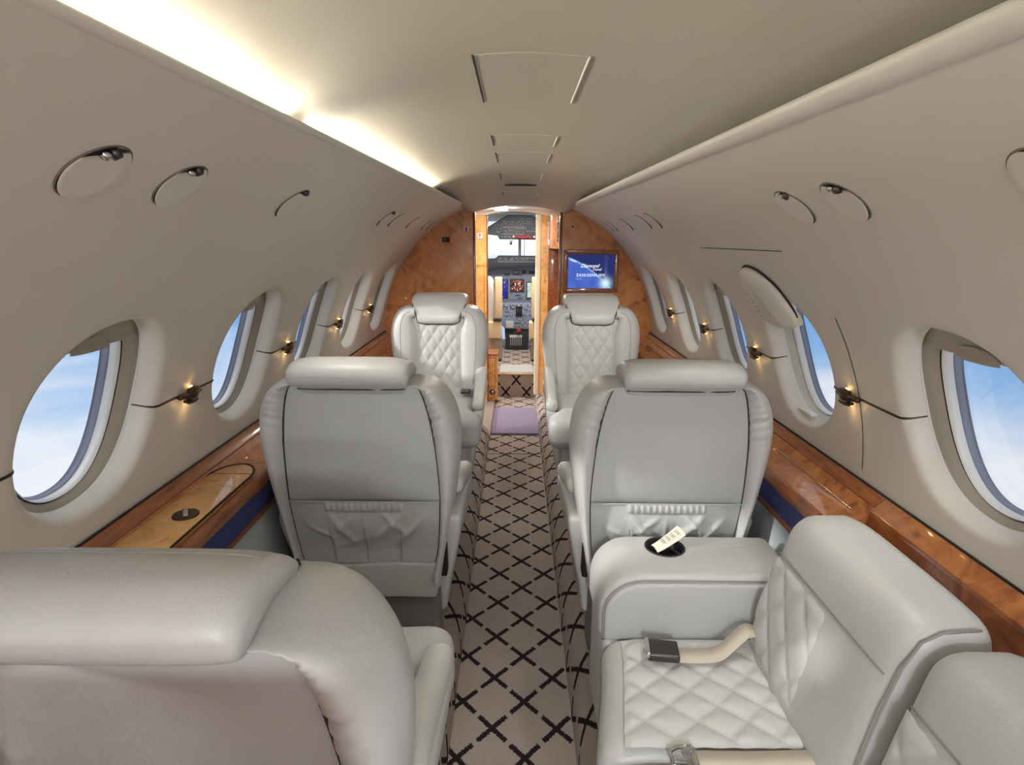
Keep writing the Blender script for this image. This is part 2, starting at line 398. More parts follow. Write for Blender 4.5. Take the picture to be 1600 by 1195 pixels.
# the wall dips outward round each window: soft outer edge, steep reveal, crisp inner edge
B_D = [0, .0005, .0025, .0055, .009, .013, .017, .022, .028, .036]
B_O = [-.046, -.044, -.036, -.026, -.0165, -.0095, -.0052, -.0022, -.0006, 0]
def bulge(d): return interp(d, B_D, B_O)
def wall_off(sd, y, s):
    """how far the wall stands proud at y, s (moulded window surrounds)"""
    for yc in (WL if sd < 0 else WR):
        dy, ds = y - yc, s - SC0
        if abs(dy) < 0.26 and abs(ds) < 0.26:
            lo, hi = -0.15, 0.15
            for _ in range(30):
                m_ = (lo + hi) / 2
                if abs(dy / (HW + m_)) ** 2.25 + abs(ds / w_hh(m_, ds > 0)) ** 2.25 < 1: hi = m_
                else: lo = m_
            return bulge(max(0, lo))
    return 0.0
def build_wall(sd):
    ws = WL if sd < 0 else WR
    name = 'wall_left' if sd < 0 else 'wall_right'
    verts, faces = [], []
    edges = [Y0] + [(a + b) / 2 for a, b in zip(ws, ws[1:])] + [Y1]
    edges[1:-1] = [e for i, e in enumerate(edges[1:-1])]
    ds = B_D
    for yc, ya, yb in zip(ws, edges, edges[1:]):
        off = len(verts); rings = []
        for d in ds:
            rings.append([(yc + x, SC0 + z, bulge(d)) for x, z in (w_contour(2 * PI * k / NT_, d) for k in range(NT_))])
        rect = []
        for k in range(NT_):
            t = 2 * PI * k / NT_; cx, cz = math.cos(t), math.sin(t)
            tx = ((yb - yc) if cx > 0 else (yc - ya)) / max(1e-9, abs(cx))
            tz = ((S_HI - SC0) if cz > 0 else (SC0 - S_LO)) / max(1e-9, abs(cz))
            m_ = min(tx, tz); rect.append((yc + cx * m_, SC0 + cz * m_, 0))
        # snap nearest points to corners
        for cy, cs in ((ya, S_LO), (yb, S_LO), (ya, S_HI), (yb, S_HI)):
            k = min(range(NT_), key=lambda q: (rect[q][0] - cy) ** 2 + (rect[q][1] - cs) ** 2); rect[k] = (cy, cs, 0)
        last = rings[-1]
        # keep rings inside the cell
        for R in rings:
            for k, (y, s, o) in enumerate(R):
                R[k] = (min(max(y, ya + 0.001), yb - 0.001), min(max(s, S_LO + 0.002), S_HI - 0.002), o)
        rings += [[(a[0] + (b[0] - a[0]) * q, a[1] + (b[1] - a[1]) * q, 0) for a, b in zip(last, rect)] for q in (.15, .35, .6, .8)] + [rect]
        for R in rings:
            for (y, s, o) in R: verts.append(cyl(sd, y, s, o))
        for i in range(len(rings) - 1):
            for k in range(NT_):
                k2 = (k + 1) % NT_
                q = (off + i * NT_ + k, off + (i + 1) * NT_ + k, off + (i + 1) * NT_ + k2, off + i * NT_ + k2)
                faces.append(q if sd > 0 else q[::-1])
    # upper field
    off = len(verts); ys = lin(Y0, Y1, 40); N = 14
    for y in ys:
        for j in range(N):
            verts.append(cyl(sd, y, S_HI + (lip_s(y) - S_HI) * j / (N - 1)))
    faces += grid_faces(len(ys), N, sd < 0, off=off)
    # strip under the windows down behind the ledge
    off = len(verts)
    for y in ys:
        for s in (-0.12, -0.04, S_LO): verts.append(cyl(sd, y, s))
    faces += grid_faces(len(ys), 3, sd < 0, off=off)
    w = struct(mesh(name, verts, faces, M['wall']))
    # rolled lip along the upper edge
    th_ = 1.0 if sd > 0 else 0.42
    prof = [(-0.026, 0.000), (-0.022, 0.004), (-0.008, 0.0065), (0.004, 0.0055), (0.010, 0.000), (0.010, -0.006), (0.004, -0.010), (-0.02, -0.011), (-0.10, -0.011)]
    vt = []
    ysl = lin(Y0, Y1, 60)
    for y in ysl:
        for ds_, o in prof: vt.append(cyl(sd, y, lip_s(y) + (ds_ * th_ if ds_ > -.05 else ds_), o * th_ if o > -.007 else o + .006 * (1 - th_)))
    mesh('lip', vt, grid_faces(len(ysl), len(prof), sd < 0), M['wall_bright'], w)
    return w
wall_l = build_wall(-1); wall_r = build_wall(1)

def loft_rings(name, rings, mat, parent, flip=False):
    n = len(rings[0]); vt = [p for R in rings for p in R]
    f = []
    for i in range(len(rings) - 1):
        for k in range(n):
            k2 = (k + 1) % n; q = (i * n + k, i * n + k2, (i + 1) * n + k2, (i + 1) * n + k)
            f.append(q[::-1] if flip else q)
    return mesh(name, vt, f, mat, parent, True, angle=40)
def build_window(sd, yc, idx, exit_=False):
    def R(d, off): return [cyl(sd, yc + x, SC0 + z, off) for x, z in (w_contour(2 * PI * k / NT_, d) for k in range(NT_))]
    fl = sd > 0
    win = struct(loft_rings('window_%d' % idx, [R(0.0, -.0445), R(-0.0022, -.0455), R(-0.0015, -.0475), R(0.006, -.048), R(0.006, -.057)], M['white'], None, fl))
    tr = M['white'] if exit_ else M['track']
    loft_rings('shade_track', [R(0.006, -.054), R(-0.004, -.057), R(-0.030, -.066), R(-0.0325, -.068)], tr, win, fl)
    loft_rings('gasket', [R(-0.0325, -.067), R(-0.0335, -.071), R(-0.036, -.071), R(-0.0365, -.067)], M['black'], win, fl)
    loft_rings('inner_frame', [R(-0.036, -.069), R(-0.0385, -.066), R(-0.042, -.068), R(-0.045, -.076), R(-0.046, -.088)], M['white'], win, fl)
    loft_rings('pane_seal', [R(-0.0455, -.086), R(-0.048, -.087), R(-0.050, -.091), R(-0.0505, -.099), R(-0.054, -.102)], M['seal'], win, fl)
    n = NT_
    c = cyl(sd, yc, SC0, -.100)
    def pt(k, f): 
        x, z = w_contour(2 * PI * k / NT_, -0.052); return cyl(sd, yc + x * f, SC0 + z * f, -.100)
    vt = [pt(k, f) for f in (1.0, 0.66, 0.33) for k in range(NT_)] + [c]
    f = []
    for i in range(2):
        for k in range(NT_):
            k2 = (k + 1) % NT_; f.append((i * NT_ + k, i * NT_ + k2, (i + 1) * NT_ + k2, (i + 1) * NT_ + k))
    for k in range(NT_): f.append((2 * NT_ + k, 2 * NT_ + (k + 1) % NT_, 3 * NT_))
    mesh('pane', vt, f, M['glass'], win)
    if not exit_:
        # pulled-up shade: lower hem of the blind with its moulded finger pull
        sh0 = SC0 + 0.128
        def hw_at(s): return max(0.0, 1 - abs((s - SC0) / (HH + 0.002)) ** 2.25) ** (1 / 2.25) * (HW + 0.002)
        vt = []; us = lin(-1, 1, 17); vs = lin(sh0, SC0 + HH - 0.004, 9)
        for u in us:
            for s in vs: vt.append(cyl(sd, yc + u * hw_at(s), s - 0.012 * u * u * 0, -0.050 - 0.005 * (1 if s > sh0 + 0.004 else 0)))
        sh = mesh('shade', vt, grid_faces(17, 9, sd > 0), M['track'], win)
        vt = []
        for u in lin(-1, 1, 17):
            for v in lin(0, 1, 7):
                w = (1 - u * u) ** 0.5; s = sh0 - 0.006 + (0.008 + 0.022 * w) * v
                o = -0.050 + 0.012 * w * math.sin(PI * min(1, 0.15 + v)) 
                vt.append(cyl(sd, yc + 0.055 * u, s, o))
        mesh('shade_pull', vt, grid_faces(17, 7, sd > 0), M['track'], sh)
    return win
n_ = 1
EXIT_WIN = None
for yc in WL: build_window(-1, yc, n_); n_ += 1
for i, yc in enumerate(WR):
    w = build_window(1, yc, n_, exit_=(i == 6)); n_ += 1
    if i == 6: EXIT_WIN = w

# exit hatch window: raised handle cover above the pane and a white sill latch
def exit_cover():
    out = cat([(2.000, .405), (2.022, .47), (2.012, .545), (1.965, .600), (1.905, .618), (1.835, .605), (1.770, .560), (1.735, .500), (1.722, .450), (1.750, .418), (1.850, .398), (1.940, .396), (2.000, .405)], 5)[:-1]
    A, B = np.array((1.875, .580)), np.array((1.775, .425))
    rings = []
    for f, h in ((1.0, -.004), (1.0, .006), (.97, .014), (.90, .019), (.65, .026), (.35, .032), (.12, .036), (.02, .0365)):
        R = []
        for p in out:
            t = min(1, max(0, float(np.dot(p - A, B - A) / np.dot(B - A, B - A)))); q = A + (B - A) * t; v = q + (p - q) * f
            R.append(cyl(1, v[0], v[1], h - .010 * sstep(.50, .40, v[1])))
        rings.append(R)
    c = loft_rings('handle_cover', rings, M['wall_bright'], EXIT_WIN, True); fix_normals(c)
    tube('cover_gap', [cyl(1, p[0] - .004, p[1] + .004, .002) for p in out[14:41]], [.0015 + .003 * math.sin(PI * (k + 1) / 28) for k in range(27)], M['black'], c, 6)
    def on(y, s): return cyl(1, y, s, .0268)
    for i in range(6):
        y, s_ = 1.945 - .006 * i, .525 - .016 * i; p = Vector(on(y, s_)) + cyl_n(1, s_) * .003
        q = [p + cyl_up(1, .5) * a + Vector((0, b, 0)) for a, b in ((0, 0), (.005, 0), (.005, .007), (0, .007))]
        mesh('placard_mark', q, [(0, 1, 2, 3)], M['red'], c, False)
def fix_normals(o):
    bm = bmesh.new(); bm.from_mesh(o.data); bmesh.ops.recalc_face_normals(bm, faces=bm.faces); bm.to_mesh(o.data); bm.free()
exit_cover()
o = rbox('sill_latch', (-.045, -.012, 0), (.045, .012, .010), .005, M['white'], EXIT_WIN, 4)
o.matrix_world = frame_matrix(cyl(1, 1.86, SC0 - HH + 0.006, -.030), cyl_up(1, .10), cyl_n(1, .1))

# hatch seams in the right wall
def surf_strip(name, pts, w, sd, mat, parent, lift=0.0008):
    vt = []
    for i, (y, s) in enumerate(pts):
        a = pts[max(0, i - 1)]; b = pts[min(len(pts) - 1, i + 1)]
        ty, ts = b[0] - a[0], b[1] - a[1]; L = math.hypot(ty, ts); py, ps = -ts / L * w / 2, ty / L * w / 2
        o = wall_off(sd, y, s) + lift
        vt.append(cyl(sd, y + py, s + ps, o)); vt.append(cyl(sd, y - py, s - ps, o))
    return mesh(name, vt, [(2 * i, 2 * i + 1, 2 * i + 3, 2 * i + 2) for i in range(len(pts) - 1)], mat, parent, False)
surf_strip('hatch_seam', [(1.490, s) for s in lin(0.06, 0.485, 40)], 0.0035, 1, M['seam'], wall_r)
surf_strip('hatch_seam', [(y, 0.688) for y in lin(1.56, 2.256, 20)], 0.003, 1, M['seam'], wall_r)

# ceiling --------------------------------------------------------------
CR = 0.96
def zceil(x, y):
    return FZ - 0.01 + math.sqrt(max(0.0, CR ** 2 - (x - FX) ** 2)) - 0.085 * sstep(2.75, 4.05, y) * (1 - sstep(.30, .40, abs(x - FX)))
xs = lin(-0.62, 0.65, 45); ys = lin(Y0, Y1, 60)
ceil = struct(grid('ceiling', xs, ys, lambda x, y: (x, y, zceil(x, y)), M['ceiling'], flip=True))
def ceil_panel(y0, y1, x0=-0.073, x1=0.119, name='access_panel', h=0.0016):
    vt = []; X = lin(x0, x1, 9); Y = lin(y0, y1, 6); faces = []
    for d in (h, -0.001):
        for x in X:
            for y in Y: vt.append((x, y, zceil(x, y) - d))
    f = grid_faces(9, 6, True); n = 54
    f += [tuple(i + n for i in q[::-1]) for q in f]
    b = [i * 6 for i in range(9)] + [48 + j for j in range(1, 6)] + [i * 6 + 5 for i in range(7, -1, -1)] + [j for j in range(4, 0, -1)]
    for a, c in zip(b, b[1:] + b[:1]): f.append((a, c, c + n, a + n))
    mesh(name, vt, f, M['ceiling'], ceil, False)
    for xx in (x0 - 0.001, x1 + 0.001):
        tube('edge_shading', [(xx, y, zceil(xx, y) - 0.001) for y in lin(y0, y1, 6)], 0.0026, M['seam'] if xx < 0 else M['wall_bright'], ceil, 6)  # shaded left edge and lit right edge painted as dark and pale lines
for a, b in ((1.08, 1.42), (1.86, 2.05), (2.22, 2.47), (2.86, 3.05), (3.42, 3.5)): ceil_panel(a, b)
vt = lambda y0, y1, x0, x1, d: [(x0, y0, zceil(x0, y0) - d), (x1, y0, zceil(x1, y0) - d), (x1, y1, zceil(x1, y1) - d), (x0, y1, zceil(x0, y1) - d)]
prism('light_slot', [(-0.058, 3.2), (0.104, 3.2), (0.104, 3.225), (-0.058, 3.225)], zceil(0, 3.21) - 0.008, zceil(0, 3.21) + 0.002, M['black'], ceil, axis='z')

# cove light tubes behind the left lip
def cove(sd, y0, y1, label, r=0.010):
    t = thing('cove_light', label, 'light', cyl(sd, (y0 + y1) / 2, lip_s((y0 + y1) / 2) - 0.04, -0.026))
    L = t.location.copy()
    pts = [Vector(cyl(sd, y, lip_s(y) - 0.040, -0.026)) - L for y in lin(y0, y1, 14)]
    tube('light_tube', pts, r * 0.6, M['cove'], t, 8)
    for k in (0, -1): tube('end_cap', [pts[k], pts[k] + (pts[k] - pts[1 if k == 0 else -2]).normalized() * 0.012], r * 0.65, M['white'], t, 8)
cove(-1, 0.30, 1.09, 'warm white cove light tube behind the upper edge of the port wall, aft run')
cove(-1, 1.25, 2.70, 'warm white cove light tube behind the upper edge of the port wall, forward run')

# unseen fill lights added behind the camera to brighten the seat backs
for i, yy in enumerate((-1.25, -2.1)):
    t = thing('aft_fill_light', 'unseen fill light added over the aft aisle, ' + ('nearer the seats' if i == 0 else 'by the aft bulkhead'), 'light', (FX, yy, zceil(FX, yy) - 0.014))
    disc('lens', 0.13, M['dome'], t, 0.004, 32, 0.0).rotation_euler = (PI, 0, 0)
    ring('bezel', 0.13, 0.15, 0.012, M['white'], t)

# aft bulkhead (behind the camera)
pts = [(FX + FR * math.cos(a), FZ + FR * math.sin(a)) for a in lin(-0.9, PI + 0.9, 40)]
ab = struct(prism('wall_aft', pts, Y0 - 0.03, Y0, M['wall']))

dv = struct(rbox('unseen_bounce_block', (-.68, -.10, .122), (-.11, .10, 1.15), .02, M['burl_red'], None, 4))  # unseen block added to shade the nearest chair back and bounce brown onto it
# ---------------------------------------------------------------- floor
fl_prof = lin(-0.178, 0.178, 9)
floor = struct(grid('floor', fl_prof, lin(Y0, 5.30, 40), lambda x, y: (x, y, 0.0), M['carpet'], flip=True, uvf=lambda x, y: (x - 0.035, y - 1.362)))
floor.data.flip_normals()
rprof = cat([(0.178, 0.0), (0.181, 0.018), (0.190, 0.055), (0.208, 0.088), (0.236, 0.112), (0.270, 0.122), (0.305, 0.122)], 4)
rl = [0.0]
for a, b in zip(rprof, rprof[1:]): rl.append(rl[-1] + float(np.linalg.norm(b - a)))
for sd in (-1, 1):
    Ys = lin(Y0, 4.08 if sd < 0 else 5.26, 70); vt = []; uv = []
    for y in Ys:
        wob = 0.003 * math.sin(y * 7.3 + sd) + 0.0025 * math.sin(y * 17 + 2 * sd)
        for p, l in zip(rprof, rl):
            k = sstep(0.0, 0.06, l)
            vt.append((sd * (p[0] + wob * k), y, p[1] + wob * k)); uv.append((l - 0.095, (y - (1.40 if sd > 0 else 1.46))))
    mesh('riser', vt, grid_faces(len(Ys), len(rprof), sd > 0), M['carpet'], floor, True, uv)
    # end cap and raised side floor
    vt = [(sd * p[0], Ys[-1], p[1]) for p in rprof] + [(sd * 0.305, Ys[-1], 0)]
    mesh('riser_end', vt, [tuple(range(len(vt)))], M['carpet_plain'], floor, False, [(v[0], v[2]) for v in vt])
    grid('side_floor', lin(0.300, 0.80, 3), lin(Y0, 4.08, 4), lambda x, y: (sd * x, y, 0.121), M['carpet_plain'], floor, uvf=lambda x, y: (x, y))
tube('carpet_joint', [(-0.178, 3.772, 0.0008), (0.178, 3.776, 0.0008)], 0.002, M['seam'], floor, 6)
mt = rbox('doormat', (-0.176, 4.17, 0.001), (0.188, 4.86, 0.016), 0.02, M['mat'], None, 6, sharp=None)
tag(mt, 'lavender floor mat lying in the aisle at the cockpit end', 'mat')

# ---------------------------------------------------------------- side ledges
def extrude_profile(name, prof, y0, y1, mat, parent, n=2, closed=False):
    Ys = lin(y0, y1, n); vt = [(p[0], y, p[1]) for y in Ys for p in prof]
    f = grid_faces(len(Ys), len(prof))
    o = mesh(name, vt, f, mat, parent, True, angle=30)
    return o
def fix_normals(o):
    bm = bmesh.new(); bm.from_mesh(o.data); bmesh.ops.recalc_face_normals(bm, faces=bm.faces); bm.to_mesh(o.data); bm.free()
def ledge(sd, y0, y1, t):
    X = lambda hx: FX + sd * hx
    P = lambda pts: [(X(a), b) for a, b in pts]
    def slab(name, pts, mat, bev=0.002, ya=y0, yb=y1): return prism(name, P(pts), ya, yb, mat, t, bevel=bev, angle=30)
    slab('fascia', [(.905, .782), (.902, .784), (.880, .760), (.880, .70), (.905, .70)], M['wood'])
    tube('black_line', [(X(.905), y0, .785), (X(.905), y1, .785)], 0.003, M['black'], t, 6)  # black line where the ledge meets the wall
    crv = [(.880, .756), (.866, .738), (.852, .728), (.83, .724), (.755, .724), (.755, .66), (.882, .66)]
    slab('tray', crv, M['burl'], 0.001)
    slab('nosing', cat([(.763, .722), (.758, .735), (.748, .740), (.739, .735), (.735, .72), (.735, .706)], 3)[0:] and [tuple(p) for p in cat([(.763, .722), (.758, .735), (.748, .740), (.739, .735), (.735, .72), (.735, .706)], 3)] + [(.763, .706)], M['wood'], 0)
    slab('fabric_panel', [(.739, .706), (.739, .641), (.76, .641), (.76, .706)], M['navy'], 0.001)
    slab('lower_trim', [(.734, .641), (.734, .626), (.76, .626), (.76, .641)], M['wood_dark'], 0.003)
    slab('lower_panel', [(.742, .626), (.735, .125), (.75, .125), (.756, .626)], M['panel_blue'], 0.001)
    return X
tL = thing('side_ledge', 'glossy burl wood ledge with navy fabric band under the windows, port side', 'ledge', (0, 0, 0))
X = ledge(-1, Y0, Y1, tL)
# hinged table lid lying in the tray, rounded at its forward end
def lid(sd, y0, y1, parent):
    X = lambda hx: FX + sd * hx
    ol = [(.876, y0), (.876, y1 - .10)] + [(.816 + .060 * math.cos(a), y1 - .10 + .10 * math.sin(a)) for a in lin(0, PI, 15)][1:] + [(.756, y0)]
    lidm = prism('table_lid', [(X(a), b) for a, b in ol], .725, .752, M['burl_light'], parent, axis='z', bevel=0.004)
    def off(d): return [(.816 + (a - .816) * (1 + d / .06), b + (d if b > y0 else 0)) for a, b in ol]
    tube('lid_gap', [(X(a), b, .7505) for a, b in off(0.003)], 0.0028, M['black'], lidm, 6)
    tube('lid_joint', [(X(.872), y1 - .075, .7523), (X(.76), y1 - .075, .7523)], 0.0013, M['wood_dark'], lidm, 6)
    pull = disc('pull_ring', 0.030, M['bronze'], lidm, 0.004, 28, 0.002); pull.location = (X(.803), 1.31, .752)
    lever = rbox('pull_lever', (-.006, -.022, .004), (.006, .022, .009), .003, M['chrome'], pull, 3); lever.rotation_euler = (0, 0, 0.5)
lid(-1, 0.62, 1.645, tL)
tR = thing('side_ledge', 'burl wood ledge with navy band beside the starboard facing chairs', 'ledge', (0, 0, 0))
X = ledge(1, 1.37, Y1, tR)
tube('crease_highlight', [(X(.853), 1.42, .7305), (X(.853), 3.9, .7305)], 0.0015, M['chrome'], tR, 6)  # chrome bead added as the highlight along the tray crease
tA = thing('side_ledge', 'burl wood wall trim with a pale top strip behind the sofa', 'ledge', (0, 0, 0))
X = lambda hx: FX + hx
prism('top_strip', [(X(a), b) for a, b in [(.905, .782), (.902, .784), (.868, .752), (.868, .74), (.905, .74)]], Y0, 1.366, M['burl'], tA, bevel=0.002)
tube('black_line', [(X(.905), Y0, .785), (X(.905), 1.366, .785)], 0.003, M['black'], tA, 6)
prism('wood_face', [(X(a), b) for a, b in [(.868, .741), (.850, .54), (.88, .54), (.90, .741)]], Y0, 1.366, M['burl_red'], tA, bevel=0.001)
prism('lower_panel', [(X(a), b) for a, b in [(.850, .541), (.73, .125), (.76, .125), (.88, .541)]], Y0, 1.366, M['panel_blue'], tA)

# ---------------------------------------------------------------- wall lights between the windows
def wall_light(sd, yl, ya, yb, label):
    s = 0.258
    p = Vector(cyl(sd, yl, s)); nn = cyl_n(sd, s); up = cyl_up(sd, s)
    t = thing('wall_light', label, 'light', p, 0, 'wall lights between the windows')
    def loc(o):
        o.data.transform(Matrix.Translation(-p)); o.parent = t
    # thin dark rail that follows the wall from reveal to reveal
    path = [(ya + d, o) for d, o in zip(B_D, B_O)] + [(y, 0.0) for y in lin(ya + .05, yb - .05, 12)] + [(yb - d, o) for d, o in zip(B_D[::-1], B_O[::-1])]
    tube('rail', [Vector(cyl(sd, y, s, o + .0012)) - p for y, o in path], .0030, M['bronze'], t, 8)
    fr = frame_matrix((0, 0, 0), nn, up)     # local x = along the wall, y = up, z = into the cabin
    sx = 1 if (fr @ Vector((1, 0, 0)) - fr @ Vector((0, 0, 0))).y > 0 else -1
    def addl(o): o.data.transform(fr); return o
    T = lambda pts: [(sx * a, b, c) for a, b, c in pts]
    addl(rbox('body', (-.052, -.007, .002), (.052, .007, .016), .006, M['bronze'], t, 6, fn=lambda x, y, z: (x, y * (1 + 0.9 * math.exp(-(x / .02) ** 2)), z * (1 + 0.8 * math.exp(-(x / .022) ** 2)))))
    addl(rbox('upper_wing', (-.020, .008, .006), (.020, .016, .022), .003, M['bronze'], t, 4, fn=lambda x, y, z: (x + sx * 0.2 * (y - .008) * 3, y + .004 * math.cos(x * 60), z)))
    addl(rbox('lower_wing', (-.026, -.019, .006), (.022, -.011, .024), .003, M['bronze'], t, 4, fn=lambda x, y, z: (x, y - .004 * math.cos(x * 50), z)))
    addl(rbox('chrome_bar', (-.012, -.0105, .022), (.014, -.0075, .0255), .0012, M['chrome'], t, 3))
    for yy, nm in ((0.0195, 'bulb'), (-0.026, 'bulb')):
        addl(rbox(nm, (-.008, yy - .002, .004), (.008, yy + .002, .009), .0018, M['bulb'], t, 2))
        ld = bpy.data.lights.new('glow', 'POINT'); ld.energy = 0.020 if yy < 0 else 0.006; ld.color = (1, .62, .26); ld.shadow_soft_size = 0.004
        lo = bpy.data.objects.new('glow', ld); COL.objects.link(lo); lo.parent = t; lo.location = fr @ Vector((0, -.042 if yy < 0 else .040, .030))
ords = ['first', 'second', 'third', 'fourth']
for sd, LY, WS, side in ((-1, [1.507, 2.20, 2.86, 3.50], WL, 'port'), (1, [1.53, 2.16, 2.77, 3.39], WR, 'starboard')):
    for i, yl in enumerate(LY):
        wall_light(sd, yl, WS[5 + i] + HW, WS[6 + i] - HW, 'bronze aircraft-shaped wall light on a thin rail, %s from the camera on the %s wall' % (ords[i], side))
wall_light(-1, 0.79, WL[4] + HW, WL[5] - HW, 'wall light whose rail meets the nearest port window at the picture edge')

# ---------------------------------------------------------------- reading lights and air outlets in the walls
READ = 5.0
def spot_disc(sd, y, s, r, label, rot=0.0, op=0.62, aim=None, cone=95, power=None):
    p = Vector(cyl(sd, y, s, 0.0005)); nn = cyl_n(sd, s)
    t = thing('reading_light', label, 'light', (0, 0, 0), 0, 'round lights and air outlets in the upper walls')
    t.matrix_world = frame_matrix(p, nn, cyl_up(sd, s)) @ Matrix.Rotation(rot, 4, 'Z')
    disc('backing', r * 0.99, M['black'], t, 0.0008, 36)
    ring('shadow_gap', r * 0.96, r * (1.05 if y > 3 else 1.02), 0.0022, M['gap'], t, 40)
    d = disc('tilt_disc', r * 0.972, M['wall'], t, 0.002, 40, -0.004, cut=r * op)
    d.location = (0, 0, 0.003); d.rotation_euler = (-0.07, 0, 0)
    if op < 0.9:
        b = tube('reflector', [(-r * .12, r * op * 1.02, .004), (-r * .12, r * .86, .004)], 0.006, M['chrome'], t, 10)
        tube('lamp_barrel', [(r * .1, r * op * 1.05, .003), (r * .28, r * .8, .003)], 0.008, M['gun'], t, 10)
    if aim:  # spots added at the discs to brighten seats, aisle and the bounce block
        ld = bpy.data.lights.new('added_beam', 'SPOT'); ld.energy = power or READ * (1.5 if y > 2.2 else 0.9); ld.color = (1, .93, .82); ld.spot_size = math.radians(cone); ld.spot_blend = .6 if power else 1.0; ld.shadow_soft_size = .03
        lo = bpy.data.objects.new('added_beam', ld); COL.objects.link(lo); lo.parent = t
        src = p + nn * .035; d_ = (Vector(aim) - src).normalized()
        lo.matrix_parent_inverse = t.matrix_world.inverted(); lo.matrix_world = Matrix.Translation(src) @ d_.to_track_quat('-Z', 'Y').to_matrix().to_4x4()
ordn = ['nearest', 'second', 'third', 'fourth', 'fifth', 'sixth', 'seventh', 'eighth']
for i, (y, r, op) in enumerate([(0.785, .050, .66), (0.982, .048, .74), (1.465, .049, .86), (2.505, .047, .85), (2.715, .047, .95), (3.145, .045, .95), (3.63, .042, .95), (3.825, .04, .95)]):
    spot_disc(-1, y, 0.848, r, '%s round disc light along the upper port wall from the camera' % ordn[i], 0.35, op, {1: (-.2, 1.2, .5), 2: (.05, 1.9, 0), 3: (-.42, 3.2, .7), 4: (-.42, 3.2, .9)}.get(i))
for i, (y, r, op) in enumerate([(0.675, .048, .8), (1.09, .050, .70), (1.283, .050, .86), (2.53, .048, .9), (2.715, .047, .9), (3.135, .045, .95), (3.59, .042, .95), (3.72, .04, .95)]):
    spot_disc(1, y, 0.828 if i < 3 else 0.845, r, '%s round disc light along the upper starboard wall from the camera' % ordn[i], -0.35, op, {0: (-.36, .10, .92), 1: (.5, 1.1, .5), 2: (.45, 1.2, .5), 3: (.42, 3.2, .7), 4: (.42, 3.2, .9)}.get(i), 28 if i == 0 else 95, 60 if i == 0 else None)  # nearest beam is aimed at the unseen block for its brown bounce

# ================================================================== SEATS
def lean(z): return -0.15 * (z - 0.5) if z > 0.5 else 0.0
Oc = [(.212, .36), (.232, .50), (.259, .66), (.277, .79), (.280, .88), (.266, .952), (.234, 1.003), (.190, 1.026), (.135, 1.028)]
Ic = [(.190, .42), (.208, .50), (.219, .66), (.214, .80), (.206, .88), (.194, .950), (.181, .996), (.168, 1.016), (.130, 1.022)]
Fc = [(.128, .42), (.128, .50), (.126, .66), (.122, .80), (.122, .865), (.130, .912), (.140, .942), (.145, .958), (.130, .965)]
SUB = 16
OO, II, FF = cat(Oc, SUB), cat(Ic, SUB), cat(Fc, SUB)
def quilt(a, b, pa, pb, amp):
    p = (a / pa + b / pb); q = (a / pa - b / pb)
    d = 2 * min(abs(p - round(p)), abs(q - round(q)))
    return amp * (1 - (1 - min(1, d)) ** 2.6)
def quilt_grid(name, a0, a1, b0, b1, pa, pb, fn, mat, parent, oa=0.0, ob=0.0, N=10):
    """stitched diamond quilting: the mesh follows the seams, so every groove is a crisp line"""
    i0, i1 = math.ceil((a0 - oa) / pa * N), math.floor((a1 - oa) / pa * N); j0, j1 = math.ceil((b0 - ob) / pb * N), math.floor((b1 - ob) / pb * N)
    vt = [fn(oa + i * pa / N, ob + j * pb / N) for i in range(i0, i1 + 1) for j in range(j0, j1 + 1)]
    nj = j1 - j0 + 1; f = []
    for i in range(i0, i1):
        for j in range(j0, j1):
            a = (i - i0) * nj + j - j0; b = a + nj; c = b + 1; d = a + 1
            if (i - j) % N == 0: f += [(a, b, c), (a, c, d)]
            elif (i + j + 1) % N == 0: f += [(a, b, d), (b, c, d)]
            else: f.append((a, b, c, d))
    return mesh(name, vt, f, mat, parent)
def hw_panel(z):
    return float(np.interp(z, [p[1] for p in II], [p[0] for p in II]))
def build_bolster(sd, parent):
    vt = []; rows = []
    rnd = random.Random(3)
    wr = [(rnd.uniform(0.42, 0.98), rnd.uniform(.006, .013), rnd.uniform(.5, 1)) for _ in range(18)]
    for k, (o, i, f) in enumerate(zip(OO, II, FF)):
        t = k / (len(OO) - 1)
        L = lambda a, b, s: a + (b - a) * s
        sec = [(L(i, o, -.02), .002), (L(i, o, .06), -.020), (L(i, o, .22), -.036), (L(i, o, .5), -.043), (L(i, o, .82), -.024),
               (L(i, o, 1.0), .030), (o, .070), (L(o, f, .06), .108), (L(o, f, .22), .136), (L(o, f, .5), .150), (L(o, f, .8), .145), (L(o, f, .95), .125), (f, .105)]
        pts = cat([(p[0], y, p[1]) for p, y in sec], 3)
        for m_, p in enumerate(pts):
            u = m_ / 3
            g = 0.0
            if u < 4.2:
                for tc, w, a in wr: g += a * math.exp(-((t - tc - 0.012 * u) / w) ** 2) * (1 - u / 4.2)
            vt.append((sd * p[0], p[1] + lean(p[2]) + 0.0085 * g, p[2] - 0.0035 * g * 0.5))
        rows.append(len(pts))
    n = rows[0]
    b = mesh('bolster', vt, grid_faces(len(OO), n, sd < 0), M['leather'], parent)
    # stitched seam line down the front of the bolster and dark seam around the rear panel
    pts = [];
    for o, f in zip(OO[26:122:2], FF[26:122:2]):
        p = o + (f - o) * 0.42; pts.append((sd * p[0], .148 + lean(p[1]), p[1]))
    tube('front_seam', pts, 0.0016, M['stitch'], b, 5)
    tube('rear_seam', [(sd * (p[0] + .001), lean(p[1]) - .010, p[1]) for p in II[::3]], 0.0030, M['seam'], b, 6)
    return b
